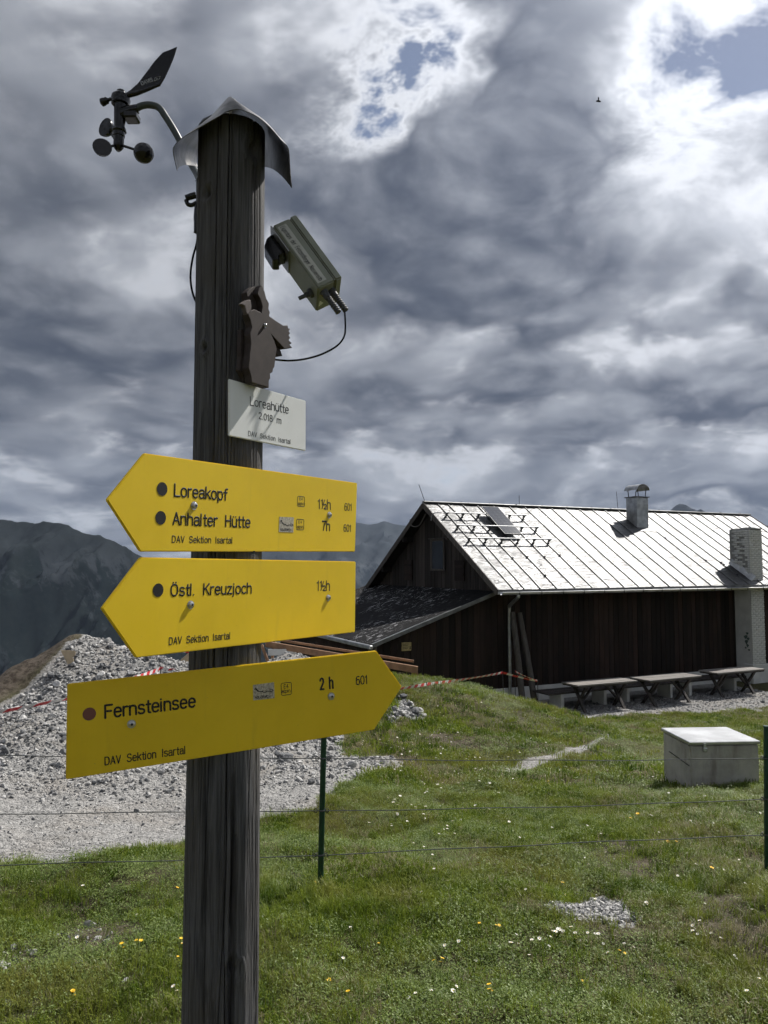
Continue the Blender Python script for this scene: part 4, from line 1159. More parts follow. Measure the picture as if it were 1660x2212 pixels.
# ------------------------------------------------------------------ carved wooden animal head on the post
mtx2 = mtx.copy(); mtx2.translation = mtx.translation + Vector((0, 0, .11)) + mtx.col[2].to_3d() * .016
ori, nn_ = mtx2.translation.copy(), mtx2.col[2].to_3d(); inv2 = mtx2.inverted()
def l2(x_, y_):
    w = inv2 @ hit(*Z2(x_, y_), ori, nn_); return (w.x, w.y)
head = empty('carved_animal_head', 'dark brown wooden cut-out animal head with toothed snout on the post', 'carving', matrix=mtx2)
ol = [(742, 690), (765, 735), (778, 790), (799, 826), (795, 868), (806, 893), (800, 920), (850, 955), (905, 990), (938, 988), (940, 1010), (958, 1013), (944, 1033), (957, 1047), (944, 1062), (958, 1082), (944, 1096), (970, 1122), (950, 1130), (972, 1155),
      (912, 1163), (880, 1130), (818, 1062), (838, 1105), (856, 1160), (852, 1190), (846, 1240), (838, 1300), (828, 1310), (826, 1335), (806, 1345), (808, 1385), (797, 1395), (797, 1452), (668, 1412), (660, 1352), (643, 1300), (652, 1215), (662, 1120), (655, 1050), (668, 1000), (660, 955), (640, 905), (664, 880), (690, 870), (740, 895), (748, 850), (735, 800), (710, 755), (720, 720)]
MB().prism([l2(*p_) for p_ in ol], -.012, .004).build('head_board', M['cutwood'], head, bevel=.0012)
M['cutlight'] = plain('worn_wood_face', (.12, .10, .095), .8, var=.2, scale=40)
MB().prism([l2(*p_) for p_ in ((600, 828), (640, 800), (668, 798), (676, 850), (668, 888), (648, 925), (632, 880), (624, 845))], -.008, .002).build('ear', M['cutlight'], head, bevel=.001)
MB().prism([l2(*p_) for p_ in ((668, 735), (690, 712), (725, 690), (742, 700), (735, 745), (752, 850), (745, 893), (706, 885), (680, 800))], -.022, -.008).build('horn', M['cutwood'], head, bevel=.001)
MB().prism([l2(*p_) for p_ in ((820, 1066), (880, 1130), (912, 1163), (928, 1210), (893, 1212), (862, 1160))], -.02, -.006).build('lower_jaw', M['cutwood'], head, bevel=.001)
MB().prism([l2(*p_) for p_ in ((640, 1010), (668, 1000), (668, 1400), (655, 1360), (628, 1310), (638, 1210), (634, 1120))], -.022, -.0125).build('mane', M['cutwood'], head, bevel=.001)
bolt(head, l2(765, 990), .0028)
for ch_ in head.children:
    if ch_.name.startswith('bolt'): ch_.location.z = .004

# ------------------------------------------------------------------ sheet metal cap on the post
F_ = [(575, 822), (556, 740), (553, 683), (600, 630), (690, 575), (800, 512), (870, 470), (925, 457), (985, 468), (1060, 505), (1130, 565), (1195, 640), (1237, 690), (1247, 800), (1258, 925)]
yf, ym, yb = 1.335, 1.425, 1.53
fr = [at(*Z1(*p_), yf + .012 * math.sin(i * 2.1)) for i, p_ in enumerate(F_)]
Mm = [(612, 790), (600, 735), (612, 670), (650, 625), (715, 565), (790, 490), (850, 420), (888, 384), (930, 420), (990, 470), (1060, 520), (1110, 580), (1150, 640), (1165, 720), (1172, 830)]
mi = [at(*Z1(*p_), ym) for p_ in Mm]
Bm = [(700, 800), (690, 770), (700, 720), (730, 680), (760, 640), (800, 590), (850, 540), (900, 500), (950, 540), (1000, 590), (1030, 640), (1050, 680), (1070, 720), (1090, 770), (1100, 800)]
ba = [at(*Z1(*p_), yb) for p_ in Bm]
mb = MB(); rows = []
for t_ in np.linspace(0, 1, 13):
    row = []
    for a, b, c_ in zip(fr, mi, ba):
        p_ = a * (1 - t_) * (1 - 2 * t_) + b * 4 * t_ * (1 - t_) + c_ * t_ * (2 * t_ - 1); row.append(p_)
    rows.append(spline(row, 3))
cap = mb.grid(rows).build('metal_cap', M['cap'], None, smooth=R(50))
sm_ = cap.modifiers.new('thickness', 'SOLIDIFY'); sm_.thickness = .0012
tag(cap, 'bent grey sheet metal rain cap on top of the post', 'rain cap')

# ------------------------------------------------------------------ weather station: anemometer with wind vane
YA = 1.56
def a1(x_, y_, Y_=YA): return at(*Z1(x_, y_), Y_)
px1 = .2917 * .001 * YA * 1.445 * .72 * 1000 / 1662 * 1.0     # metres per zoom pixel at that distance
px1 = (a1(300, 500) - a1(400, 500)).length / 100
ws = empty('wind_gauge', 'black cup anemometer with wind vane on a curved arm left of the post', 'anemometer', a1(240, 700))
def W(mb_, name, mat=M['plastic'], parent=ws, **k):
    o = mb_.build(name, mat, parent, **k)
    if parent is ws: o.matrix_parent_inverse = Matrix.Translation(a1(240, 700)).inverted()
    return o
top_, bot_ = a1(245, 345), a1(228, 705)
ax_ = bot_ - top_
W(MB().lathe(top_, bot_, [(0, 18 * px1), (.02, 26 * px1), (.055, 28 * px1), (.06, 36 * px1), (.10, 52 * px1), (.17, 56 * px1), (.20, 52 * px1), (.235, 52 * px1), (.24, 38 * px1), (.30, 36 * px1), (.50, 33 * px1), (.62, 30 * px1), (.63, 38 * px1), (.68, 42 * px1), (.70, 34 * px1),
                       (.76, 34 * px1), (.77, 30 * px1), (.93, 30 * px1), (.97, 22 * px1), (1.0, 12 * px1)], 28), 'sensor_body', smooth=R(35))
vane_o = [(268, 365), (300, 345), (345, 305), (395, 240), (445, 172), (492, 122), (540, 104), (577, 88), (560, 145), (535, 205), (505, 270), (480, 312), (400, 345), (330, 368), (290, 385), (272, 380)]
vm = Matrix(((1, 0, 0, 0), (0, 0, -1, 0), (0, 1, 0, 0), (0, 0, 0, 1)))
vpts = [a1(*p_) for p_ in vane_o]
vane = W(MB().prism([(p_.x, p_.z) for p_ in vpts], -YA - .0018, -YA + .0018, vm), 'wind_vane', bevel=.001)
rb_ = [a1(285, 378), a1(340, 366), a1(400, 345), a1(478, 314)]
W(MB().tube([p_ + Vector((0, -.002, 0)) for p_ in rb_], [.006, .005, .004, .003], 10), 'vane_spine', parent=vane, smooth=SM)
W(MB().tube(spline([a1(200, 392), a1(170, 402), a1(150, 410), a1(130, 418), a1(120, 422)], 3), [10 * px1] * 4 + [20 * px1] * 3 + [23 * px1] * 3 + [20 * px1, 12 * px1, 4 * px1], 14), 'counterweight', smooth=R(60))
mk = plain('grey_print', (.30, .31, .32), .6)
def av(px, py):
    q_ = at(px, py, YA - .0019); return Vector((q_.x, q_.z))
def vane_text(s, bl, br, tp, w):
    o = lettering(None, av, s, bl, br, tp, w, mk, 'vane_lettering')
    o.data.transform(Matrix.Translation((0, YA - .0019, 0)) @ vm); o.parent = vane
vane_text('DAVIS', Z1(366, 318), Z1(438, 292), Z1(362, 292), .2)
lg = MB(); stroke_mesh(lg, [tuple(av(*Z1(*p_))) for p_ in ((440, 292), (445, 270), (478, 262), (470, 280), (440, 292))], .0005)
stroke_mesh(lg, [tuple(av(*Z1(*p_))) for p_ in ((445, 272), (462, 276), (440, 290))], .0005)
o = lg.build('vane_logo', mk, vane); o.data.transform(Matrix.Translation((0, YA - .0019, 0)) @ vm)
# cups
hub = a1(230, 665)
for (cx_, cy_, rx, dirv, dep) in ((165, 573, 56, (-.45, -.75, .05), .03), (132, 692, 54, (.35, -.85, .1), -.02), (378, 713, 58, (-.25, .9, .25), -.03)):
    cpos = a1(cx_, cy_, YA + dep); rr = rx * px1; dv = Vector(dirv).normalized()
    prof = [(math.sin(w), math.cos(w)) for w in np.linspace(0, math.pi / 2, 8)]
    axis0 = cpos + dv * rr * .35
    outer = [axis0 - dv * (rr * .95 * c_) for s_, c_ in prof]; inner = [axis0 - dv * (rr * .88 * c_) for s_, c_ in prof[::-1]]
    cup = W(MB().tube(outer + inner, [max(s_, .02) * rr for s_, c_ in prof] + [max(s_, .02) * rr * .95 for s_, c_ in prof[::-1]], 24, caps=True), 'cup', smooth=R(60))
    W(MB().tube([hub, cpos - (cpos - hub).normalized() * rr * .8], [8 * px1, 8 * px1], 8), 'cup_arm', smooth=SM)
M['arm'] = plain('grey_green_pipe', (.05, .062, .058), .4)
W(MB().tube([a1(245, 490), a1(290, 470), a1(345, 455)], [40 * px1, 34 * px1, 26 * px1], 14), 'arm_clamp', smooth=SM)
W(MB().box(a1(262, 520) + Vector((0, -.012, 0)), a1(345, 478) + Vector((0, .02, 0))), 'clamp_block', bevel=.003)
arm = W(MB().tube(spline([a1(320, 465), a1(360, 440), a1(415, 432), (a1(470, 450)), a1(510, 505), a1(560, 585), a1(610, 680), a1(655, 775), a1(690, 835, 1.54), a1(712, 880, 1.50)], 6), 20 * px1, 16), 'curved_arm', M['arm'], smooth=R(60))
bk = W(MB().prism([(a1(*p_, 1.46).x, a1(*p_, 1.46).z) for p_ in ((694, 868), (740, 860), (740, 1215), (705, 1210), (680, 1190), (682, 1060), (694, 1020))], -1.485, -1.45, vm), 'mounting_plate', bevel=.003)
W(MB().tube(spline([a1(690, 965, 1.47), a1(655, 975, 1.47), a1(628, 985, 1.47)], 3), [18 * px1] * 4 + [17 * px1] * 3, 12), 'clamp_bolt', parent=bk, smooth=SM)
W(MB().tube(spline([a1(694, 1010, 1.47), a1(665, 1025, 1.47), a1(640, 1020, 1.47), a1(630, 995, 1.47)], 3), 12 * px1, 10), 'clamp_loop', parent=bk, smooth=SM)
W(MB().tube([a1(693, 880, 1.46), a1(700, 878, 1.44)], 9 * px1, 10), 'plate_screw', parent=bk)
W(MB().tube(spline([a1(694, 1030, 1.465), a1(688, 1100, 1.465), a1(692, 1150, 1.465), a1(688, 1190, 1.465)], 4), 13 * px1, 10), 'cable_bundle', parent=bk, smooth=SM)
cb_ = [at(*Z2(*p_), 1.445) for p_ in ((282, 320), (270, 390), (245, 480), (228, 590), (230, 680), (248, 765), (280, 835), (305, 870))]
o = MB().tube(spline(cb_, 6), .0021, 8).build('loose_cable', M['plastic'], None, smooth=SM)
tag(o, 'thin black cable looping out on the left side of the post', 'cable')

# ------------------------------------------------------------------ data logger box
O0 = at(*Z2(835, 245), 1.55)
va, vb = Vector((-.010, .076, -.0224)), Vector((.0876, -.0266, -.1295))
k2 = (at(*Z2(1185, 770), 1.38) - O0).length
ea = va.normalized(); eb = (vb - ea * vb.dot(ea)).normalized(); ec = eb.cross(ea)
if ec.x < 0: ec = -ec
LB = .1765; LCw = .0573; LA = .082
bm_ = Matrix(((eb.x, ec.x, ea.x, O0.x), (eb.y, ec.y, ea.y, O0.y), (eb.z, ec.z, ea.z, O0.z), (0, 0, 0, 1)))
logger = empty('data_logger_box', 'tilted grey-green instrument box with black label text right of the post', 'instrument box', matrix=bm_)
MB().box((0, 0, 0), (LB, LCw * .70, LA)).build('housing', M['boxgrey'], logger, bevel=.0025, bseg=2)
MB().box((-.0015, LCw * .715, -.0015), (LB + .0015, LCw, LA + .0015)).build('lid', M['boxgrey'], logger, bevel=.003, bseg=2)
MB().box((.010, LCw * .10, -.0006), (LB - .010, LCw * .46, .0002)).build('label_strip', M['label'], logger)
mb = MB(); st, w = text_strokes('Eigentum der Fetzenflieger Nassereith', .12); Lx = LB - .026; Hx = .0095
for q_ in st: stroke_mesh(mb, [(.013 + x_ * Lx / w, -(y_ * Hx)) for x_, y_ in q_], .00055, 0.0, .3)
o = mb.build('label_text', M['black'], logger, smooth=R(50))
o.matrix_local = Matrix(((1, 0, 0, 0), (0, -1, 0, LCw * .19), (0, 0, -1, -.0008), (0, 0, 0, 1)))
# wall bracket
kb = MB().prism([(.002, -.003), (.058, -.003), (.056, -.018), (.066, -.024), (.060, -.036), (.022, -.034), (.006, -.018)], .022, .056).build('bracket', M['plastic'], logger, bevel=.002)
MB().box((-.004, -.003, .005), (.068, -.0003, LA - .005)).build('mount_plate', M['zinc'], logger)
for u__ in (.010, .046): MB().lathe((u__, -.012, .062), (u__, -.012, .069), [(0, .004), (.6, .004), (1, .002)], 10).build('bracket_screw', M['steel'], kb)
for (cc, aa, ln) in ((.020, .020, .066), (.040, .030, .064)):
    prof = [(0, .0085), (.16, .0085), (.17, .0072), (.34, .0072)]
    f_ = .36
    while f_ < .97: prof += [(f_, .0048), (f_ + .02, .0066), (f_ + .055, .0066), (f_ + .075, .0046)]; f_ += .10
    prof += [(.985, .0058), (1, .0058)]
    MB().lathe((LB - .002, cc - .006, aa), (LB + ln - .01, cc - .006, aa), prof, 16).build('cable_gland', M['gland'], logger, smooth=R(35))
MB().lathe((LB - .022, .004, LA * .5), (LB - .022, -.030, LA * .5), [(0, .010), (.3, .010), (.32, .006), (.55, .006), (.57, .0042), (1, .0042)], 14).build('knob', M['gland'], logger, smooth=R(35))
MB().add([(LB + .0006, .006, .045), (LB + .0006, .016, .060), (LB + .0006, .004, .066)], [(0, 1, 2)]).build('warning_label', M['white'], logger)
g_end = bm_ @ Vector((LB + .050, .034, .030))
pth = [g_end, at(*Z2(1374, 1000), 1.545), at(*Z2(1362, 1075), 1.545), at(*Z2(1310, 1140), 1.54), at(*Z2(1200, 1200), 1.53), at(*Z2(1080, 1235), 1.52), at(*Z2(960, 1248), 1.51), at(*Z2(850, 1240), 1.50), at(*Z2(770, 1225), 1.48)]
o = MB().tube(spline(pth, 7), .0020, 8).build('sensor_cable', M['plastic'], None, smooth=SM)
tag(o, 'black cable hanging in a curve from the instrument box to the post', 'cable')

# ------------------------------------------------------------------ wire fence
def gz(x_, y_): return float(ground_h(x_, y_))
fp = [ground_hit(690, 1930), ground_hit(1655, 1893), ground_hit(-640, 1975)]
tops = [1588, 1570, 1560]
wires_px = [(1637, 1750, 1846), (1637, 1725, 1802), (1622, 1760, 1880)]
labs = ['green steel fence post right of the wooden signpost', 'green steel fence post at the right edge of the picture', 'green steel fence post beyond the left edge']
tie = {}
for i, (p_, tp, lab) in enumerate(zip(fp, tops, labs)):
    if i == 2: pass
    base_px = (690, 1655, -640)[i]
    top = at((700, 1656, -650)[i], tp, p_.y)
    fpst = empty('fence_post', lab, 'fence post', p_, 0, 'green posts of the wire fence')
    lt = top - p_
    MB().tube([(0, 0, -.3), tuple(lt)], .0165, 14).build('shaft', M['greenpost'], fpst, smooth=SM)
    MB().tube([tuple(lt), tuple(lt + Vector((0, 0, .006)))], [.019, .017], 14).build('end_cap', M['greenpost'], fpst, smooth=SM)
    for k, wy in enumerate(wires_px[i]):
        f_ = (wy - (1930, 1893, 1975)[i]) / (tp - (1930, 1893, 1975)[i])
        c_ = lt * f_; tie[(i, k)] = p_ + c_
        ring = [c_ + Vector((.022 * math.cos(w), .022 * math.sin(w), .004 * math.sin(w))) for w in np.linspace(0, 2 * math.pi, 17)]
        MB().tube(ring, .0022, 6).build('wire_tie', M['darkmetal'], fpst, smooth=SM)
        for sg in (-1, 1):
            lp = [c_ + Vector((sg * (.032 + .010 * math.cos(w)), -.016, .010 * math.sin(w))) for w in np.linspace(0, 2 * math.pi, 11)]
            MB().tube(lp, .0022, 6).build('tie_loop', M['darkmetal'], fpst, smooth=SM)
def fence_wire(i, j, k, lab, sag, wob):
    a, b = tie[(i, k)], tie[(j, k)]; pts = []
    for s_ in np.linspace(0, 1, 40):
        q_ = a.lerp(b, s_); q_.z -= sag * 4 * s_ * (1 - s_) - wob * math.sin(s_ * 17 + k * 2) * s_ * (1 - s_) * 2; q_.y -= .019; pts.append(q_)
    o = MB().tube(pts, .0025, 6).build('fence_wire', M['wire'], None, smooth=SM)
    tag(o, lab, 'fence wire', 'wires of the green fence')
nm = ('top', 'middle', 'bottom')
for k in range(3):
    fence_wire(0, 1, k, nm[k] + ' fence wire between the two green posts on the right', (.012, .012, -.004)[k], .006)
    fence_wire(2, 0, k, nm[k] + ' fence wire running left from behind the signpost', (.006, .004, .008)[k], .006)

# ------------------------------------------------------------------ concrete box with metal lid
bzc = gz(2.95, 6.9)
c_fl, c_fr, c_bl = [None] * 3
def face_at(z): return atz(*Z7(1330, 486), z)
zb_ = ground_hit(*Z7(1330, 484)).z
c_fl = atz(*Z7(1328, 484), zb_); c_fr = atz(*Z7(1625, 478), zb_)
e1 = (c_fr - c_fl); wbox = e1.length; e1.normalize(); e2 = Vector((-e1.y, e1.x, 0))
ang = math.atan2(e1.y, e1.x)
hb = at(*Z7(1326, 280), c_fl.y).z - zb_
wbox = max(.45, wbox)
# depth from the back-left top corner
tb = atz(*Z7(1225, 205), zb_ + hb + .035); depth_b = (tb - c_fl).dot(e2)
tcb = tb - c_fl
box = empty('concrete_box', 'weathered concrete well box with sheet metal lid in the meadow', 'well box', c_fl, ang)
MB().box((0, 0, -.15), (wbox, depth_b, hb)).build('body', M['concrete'], box, bevel=.012, bseg=2)
lid = MB().box((-.015, -.015, hb + .002), (wbox + .012, depth_b + .015, hb + .034)).build('lid', M['gutter'], box, bevel=.006)
MB().box((wbox * .18, -.024, hb - .02), (wbox * .22, -.014, hb + .02)).build('hasp', M['zinc'], lid)
MB().box((wbox * .18 - .008, -.034, hb - .06), (wbox * .22 + .008, -.014, hb - .022)).build('padlock', M['zinc'], lid, bevel=.006)
MB().beam((-.006, .02, hb * .55), (-.006, depth_b * .75, hb * .62), .006, .006).build('wire_crack', M['darkmetal'], box)

# ------------------------------------------------------------------ barrier tape on thin stakes
def stake(px, pyb, pyt, Y_, lab):
    top = at(px, pyt, Y_); zb2 = gz(top.x, top.y) - .05
    lean = random.uniform(-.03, .03)
    o = MB().tube([(lean, 0, zb2 - top.z), (0, 0, .02)], .008, 8).build('tape_stake', M['darkmetal'], None, smooth=SM); o.location = top
    MB().tube([(0, 0, .02), (0, 0, .035)], .010, 8).build('stake_cap', M['darkmetal'], o)
    tag(o, lab, 'stake', 'thin stakes of the barrier tape'); return top
def tape(pts, lab, w=.055, sag=.04):
    run = 0; vs_, rs_ = [], []; fs_ = []
    P = []
    for a, b in zip(pts[:-1], pts[1:]):
        n = max(6, int((b - a).length / .12))
        for k in range(n): 
            s_ = k / n; q_ = a.lerp(b, s_); q_.z -= sag * (b - a).length * .25 * 4 * s_ * (1 - s_); P.append(q_)
    P.append(pts[-1]); rs = []
    mb = MB()
    for i, q_ in enumerate(P):
        if i: run += (q_ - P[i - 1]).length
        tw = .5 * math.sin(run * 1.7) + .35
        d_ = (P[min(i + 1, len(P) - 1)] - P[max(i - 1, 0)]).normalized(); side = d_.cross(Vector((0, 0, 1))).normalized(); up = Vector((0, 0, 1)) * math.cos(tw) + side * math.sin(tw)
        mb.v += [tuple(q_ + up * w / 2), tuple(q_ - up * w / 2)]; rs += [run, run + .05]
        if i: k = 2 * i; mb.f.append((k - 2, k - 1, k + 1, k))
    me_ = bpy.data.meshes.new('barrier_tape'); me_.from_pydata(mb.v, [], mb.f); me_.materials.append(M['tape'])
    at_ = me_.attributes.new('run', 'FLOAT', 'POINT'); at_.data.foreach_set('value', np.array(rs, np.float32))
    o = link(bpy.data.objects.new('barrier_tape', me_)); s_ = o.modifiers.new('thickness', 'SOLIDIFY'); s_.thickness = .0008
    tag(o, lab, 'barrier tape'); return o
ta = stake(922, 1615, 1478, 13.2, 'thin stake on the grassy hump beside the arrow tip of the lowest sign')
tb_ = stake(1086, 1540, 1453, 16.2, 'thin stake before the shed wall left of the downpipe')
tc = stake(1162, 1568, 1472, 15.6, 'thin stake in front of the leaning poles')
td = stake(1113, 1545, 1450, 17.2, 'thin stake where the tape meets the downpipe')
t0 = at(780, 1498, 11.0)
tape([t0, ta, tb_], 'red and white tape from the sign tip across to the hut', .05, .02)
tape([tb_, tc], 'red and white tape end running down to the stake before the poles', .05, .03)
tape([td, tc + Vector((0, 0, .01))], 'short red and white tape behind, towards the leaning poles', .045, .03)
te = stake(347, 1480, 1444, 10.6, 'thin stake standing in the rubble heap left of the post')
tape([at(-120, 1560, 7.6), at(180, 1502, 8.2), at(300, 1462, 9.6), te, at(405, 1452, 11.2), at(480, 1470, 12)], 'red and white tape sagging across the rubble heap', .05, .02)
tape([at(225, 1402, 14.5), at(262, 1398, 15), at(330, 1396, 15.5), at(420, 1410, 16)], 'bit of red and white tape behind the heap crest', .05, .03)

# ------------------------------------------------------------------ wooden barrier and boards near the shed
bar = empty('wooden_barrier', 'reddish brown plank barrier on slanted legs before the shed', 'barrier', at(740, 1440, 16.0))
bl0 = at(740, 1440, 16.0)
def BP(mb_, n_, mat=M['orange']):
    o = mb_.build(n_, mat, bar, bevel=.006); o.matrix_parent_inverse = Matrix.Translation(bl0).inverted(); return o
A_, B_ = at(575, 1391, 17.6), at(902, 1447, 14.6)
BP(MB().beam(A_, B_, .05, .13), 'rail')
BP(MB().beam(A_ + Vector((.15, .5, .05)), B_ + Vector((-.05, .45, .10)), .03, .05), 'rail')
for p_, q_ in (((893, 1452), (890, 1500)), ((899, 1450), (912, 1500)), ((592, 1398), (586, 1440)), ((566, 1393), (583, 1440))):
    BP(MB().beam(at(*p_, 14.7 if p_[0] > 700 else 17.5), at(*q_, 14.7 if p_[0] > 700 else 17.4), .06, .06, (0, 1, 0)), 'leg')
BP(MB().beam(at(580, 1409, 17.3), at(640, 1409, 17.0), .03, .14), 'white_board', M['white_plaster'])
o = MB().prism([(0, 0), (.40, -.02), (.42, -.12), (.36, -.20), (.40, -.30), (.30, -.38), (.24, -.40)], -.015, .015).build('broken_board', M['beige'], None, bevel=.004)
o.matrix_world = Matrix.Translation(at(131, 1404, 10.45)) @ Matrix.Rotation(R(78), 4, 'X') @ Matrix.Rotation(R(12), 4, 'Y') @ Matrix.Scale(.47, 4)
tag(o, 'pale broken board sticking out of the rubble heap crest', 'board')
o = MB().prism([(0, 0), (.30, .22), (.32, -.30), (0, -.30)], -.02, .02).build('panel_board', M['beige'], None, bevel=.004)
o.matrix_world = Matrix.Translation(at(392, 1425, 12.5)) @ Matrix.Rotation(R(80), 4, 'X') @ Matrix.Rotation(R(-20), 4, 'Y')
tag(o, 'pale board standing at the heap just left of the post', 'board')

# ------------------------------------------------------------------ rubble heap: stones
def rock_mesh(seed, sub=1):
    bm = bmesh.new(); bmesh.ops.create_icosphere(bm, subdivisions=sub, radius=1.0)
    r_ = random.Random(seed)
    pl = [(Vector((r_.gauss(0, 1), r_.gauss(0, 1), r_.gauss(0, 1))).normalized(), r_.uniform(.45, .85)) for _ in range(9)]
    sc = Vector((1, r_.uniform(.6, .95), r_.uniform(.45, .8)))
    for v_ in bm.verts:
        for n_, d_ in pl:
            e_ = v_.co.dot(n_)
            if e_ > d_: v_.co -= n_ * (e_ - d_)
        v_.co = Vector((v_.co.x * sc.x, v_.co.y * sc.y, v_.co.z * sc.z)) * (1 + r_.uniform(-.05, .05))
    me_ = bpy.data.meshes.new('stone'); bm.to_mesh(me_); bm.free(); me_.materials.append(M['stone']); return me_
rocks = [rock_mesh(k, 2) for k in range(7)]
heap = empty('rubble_heap', 'heap of pale grey limestone rubble left of the signpost', 'rubble heap', (-4.2, 10.5, gz(-4.2, 10.5)))
hinv = Matrix.Translation(heap.location).inverted()
def vis_px(x_, y_, z_):
    v_ = Vector((x_, y_, z_)) - CAMP; a = v_.y * _c + v_.z * _s; b = -v_.y * _s + v_.z * _c
    return 830 + FPX * v_.x / a, 1106 - FPX * b / a
cnt = 0; rr_ = random.Random(3)
while cnt < 290:
    y_ = rr_.uniform(5.4, 10.5) ** 1.0; x_ = rr_.uniform(-.56, -.06) * y_
    if gravel_mask(np.array([x_]), np.array([y_]))[0] < .9: continue
    hgt_ = heap_h(np.array([x_]), np.array([y_]))[0]
    dens_ = .15 + min(1, hgt_ / .35) * (.35 + .65 * (y_ < 8.6))
    if rr_.random() > dens_: continue
    z_ = gz(x_, y_); px_i, py_i = vis_px(x_, y_, z_)
    if px_i > 720 or px_i < -30: continue
    sz = min(.12, .0145 * math.exp(abs(rr_.gauss(0, .62)))) * (1 if hgt_ > .15 else .5)
    o = link(bpy.data.objects.new('stone', rr_.choice(rocks)), heap); o.matrix_parent_inverse = hinv
    o.location = (x_, y_, z_ + sz * .25); o.scale = (sz, sz, sz); o.rotation_euler = (rr_.uniform(-.5, .5), rr_.uniform(-.5, .5), rr_.uniform(0, 6.28)); cnt += 1

# ------------------------------------------------------------------ scattered stuff through geometry nodes (stones, grass)
def scatter(name, pts, rots, scales, picks, sources, parent=None):
    n = len(pts)
    me_ = bpy.data.meshes.new(name); me_.vertices.add(n); me_.vertices.foreach_set('co', np.asarray(pts, np.float32).reshape(-1))
    for nm_, ty, arr in (('rot', 'FLOAT_VECTOR', rots), ('scl', 'FLOAT_VECTOR', scales), ('pick', 'INT', picks)):
        a_ = me_.attributes.new(nm_, ty, 'POINT')
        a_.data.foreach_set('vector' if ty != 'INT' else 'value', np.asarray(arr, np.float32 if ty != 'INT' else np.int32).reshape(-1))
    o = link(bpy.data.objects.new(name, me_), parent)
    ng = bpy.data.node_groups.new(name, 'GeometryNodeTree')
    ng.interface.new_socket('Geometry', in_out='INPUT', socket_type='NodeSocketGeometry'); ng.interface.new_socket('Geometry', in_out='OUTPUT', socket_type='NodeSocketGeometry')
    N_ = ng.nodes; L_ = ng.links
    gi, go = N_.new('NodeGroupInput'), N_.new('NodeGroupOutput')
    g2i = N_.new('GeometryNodeGeometryToInstance')
    for s_ in reversed(sources):
        oi = N_.new('GeometryNodeObjectInfo'); oi.inputs['Object'].default_value = s_; oi.inputs['As Instance'].default_value = True
        L_.new(oi.outputs['Geometry'], g2i.inputs[0])
    # one object info per source joined as instances
    N_.remove(g2i); jn = N_.new('GeometryNodeJoinGeometry')
    for nd in [q_ for q_ in N_ if q_.type == 'OBJECT_INFO']: L_.new(nd.outputs['Geometry'], jn.inputs[0])
    iop = N_.new('GeometryNodeInstanceOnPoints')
    def na(nm_, ty):
        q_ = N_.new('GeometryNodeInputNamedAttribute'); q_.data_type = ty; q_.inputs['Name'].default_value = nm_; return q_.outputs[0]
    L_.new(gi.outputs[0], iop.inputs['Points']); L_.new(jn.outputs[0], iop.inputs['Instance']); iop.inputs['Pick Instance'].default_value = True
    L_.new(na('pick', 'INT'), iop.inputs['Instance Index']); e2r = N_.new('FunctionNodeEulerToRotation'); L_.new(na('rot', 'FLOAT_VECTOR'), e2r.inputs[0]); L_.new(e2r.outputs[0], iop.inputs['Rotation'])
    L_.new(na('scl', 'FLOAT_VECTOR'), iop.inputs['Scale']); L_.new(iop.outputs[0], go.inputs[0])
    md = o.modifiers.new('scatter', 'NODES'); md.node_group = ng
    o['kind'] = 'stuff'; return o
def src(name, me_): return bpy.data.objects.new(name, me_)
rock_src = [src('stone_source', m_) for m_ in rocks]
def candidates(n, y0, y1, spread=(-.60, .62), power=1.0):
    """points spread evenly over the visible wedge of ground"""
    yv = np.sqrt(rng.uniform(y0 ** 2, y1 ** 2, n)); xv = rng.uniform(spread[0], spread[1], n) * (yv + .3); return xv, yv
xv, yv = candidates(210000, 4.2, 20, (-.62, .45))
g_ = gravel_mask(xv, yv); hh = heap_h(xv, yv)
keep = rng.uniform(size=len(xv)) < np.where(g_ > .75, np.clip(.34 + hh * 2.2, 0, 1) * np.where(yv > 13, .35, 1), 0)
xv, yv, hh = xv[keep], yv[keep], hh[keep]
sz = .0062 * np.exp(np.abs(rng.normal(0, .62, len(xv)))) * np.where(hh > .12, 1.2, .62) * np.clip(yv / 8, .9, 1.5); sz = np.minimum(sz, .075)
pts = np.stack([xv, yv, ground_h(xv, yv) + sz * .2], -1)
rot = rng.uniform(-.6, .6, (len(xv), 3)); rot[:, 2] = rng.uniform(0, 6.28, len(xv))
o = scatter('rubble_fill', pts - np.array(heap.location), rot, np.repeat(sz[:, None], 3, 1), rng.integers(0, 7, len(xv)), rock_src, heap)
# pebbles on paths, patch, yard before the hut
xs_, ys_, ss_ = [], [], []
for P_, n_, s_ in ((P_PATCH, 1800, .0075), (P_TRAIL, 420, .008), (P_SCREE, 450, .030)):
    a = np.array(P_); lo, hi = a.min(0), a.max(0); xv = rng.uniform(lo[0], hi[0], n_ * 2); yv = rng.uniform(lo[1], hi[1], n_ * 2)
    k = in_poly(xv, yv, P_, .05) > rng.uniform(.3, .9, n_ * 2); xs_ += list(xv[k]); ys_ += list(yv[k]); ss_ += list(s_ * np.exp(rng.normal(0, .45, k.sum())))
lv, ov = rng.uniform(.6, 9.2, 5000), rng.uniform(.3, 3.0, 5000)
xv = HUT[0] + lv * LD[0] + ov * OD[0]; yv = HUT[1] + lv * LD[1] + ov * OD[1]; k = gravel_mask(xv, yv) > .7
xs_ += list(xv[k]); ys_ += list(yv[k]); ss_ += list(.018 * np.exp(rng.normal(0, .4, k.sum())))
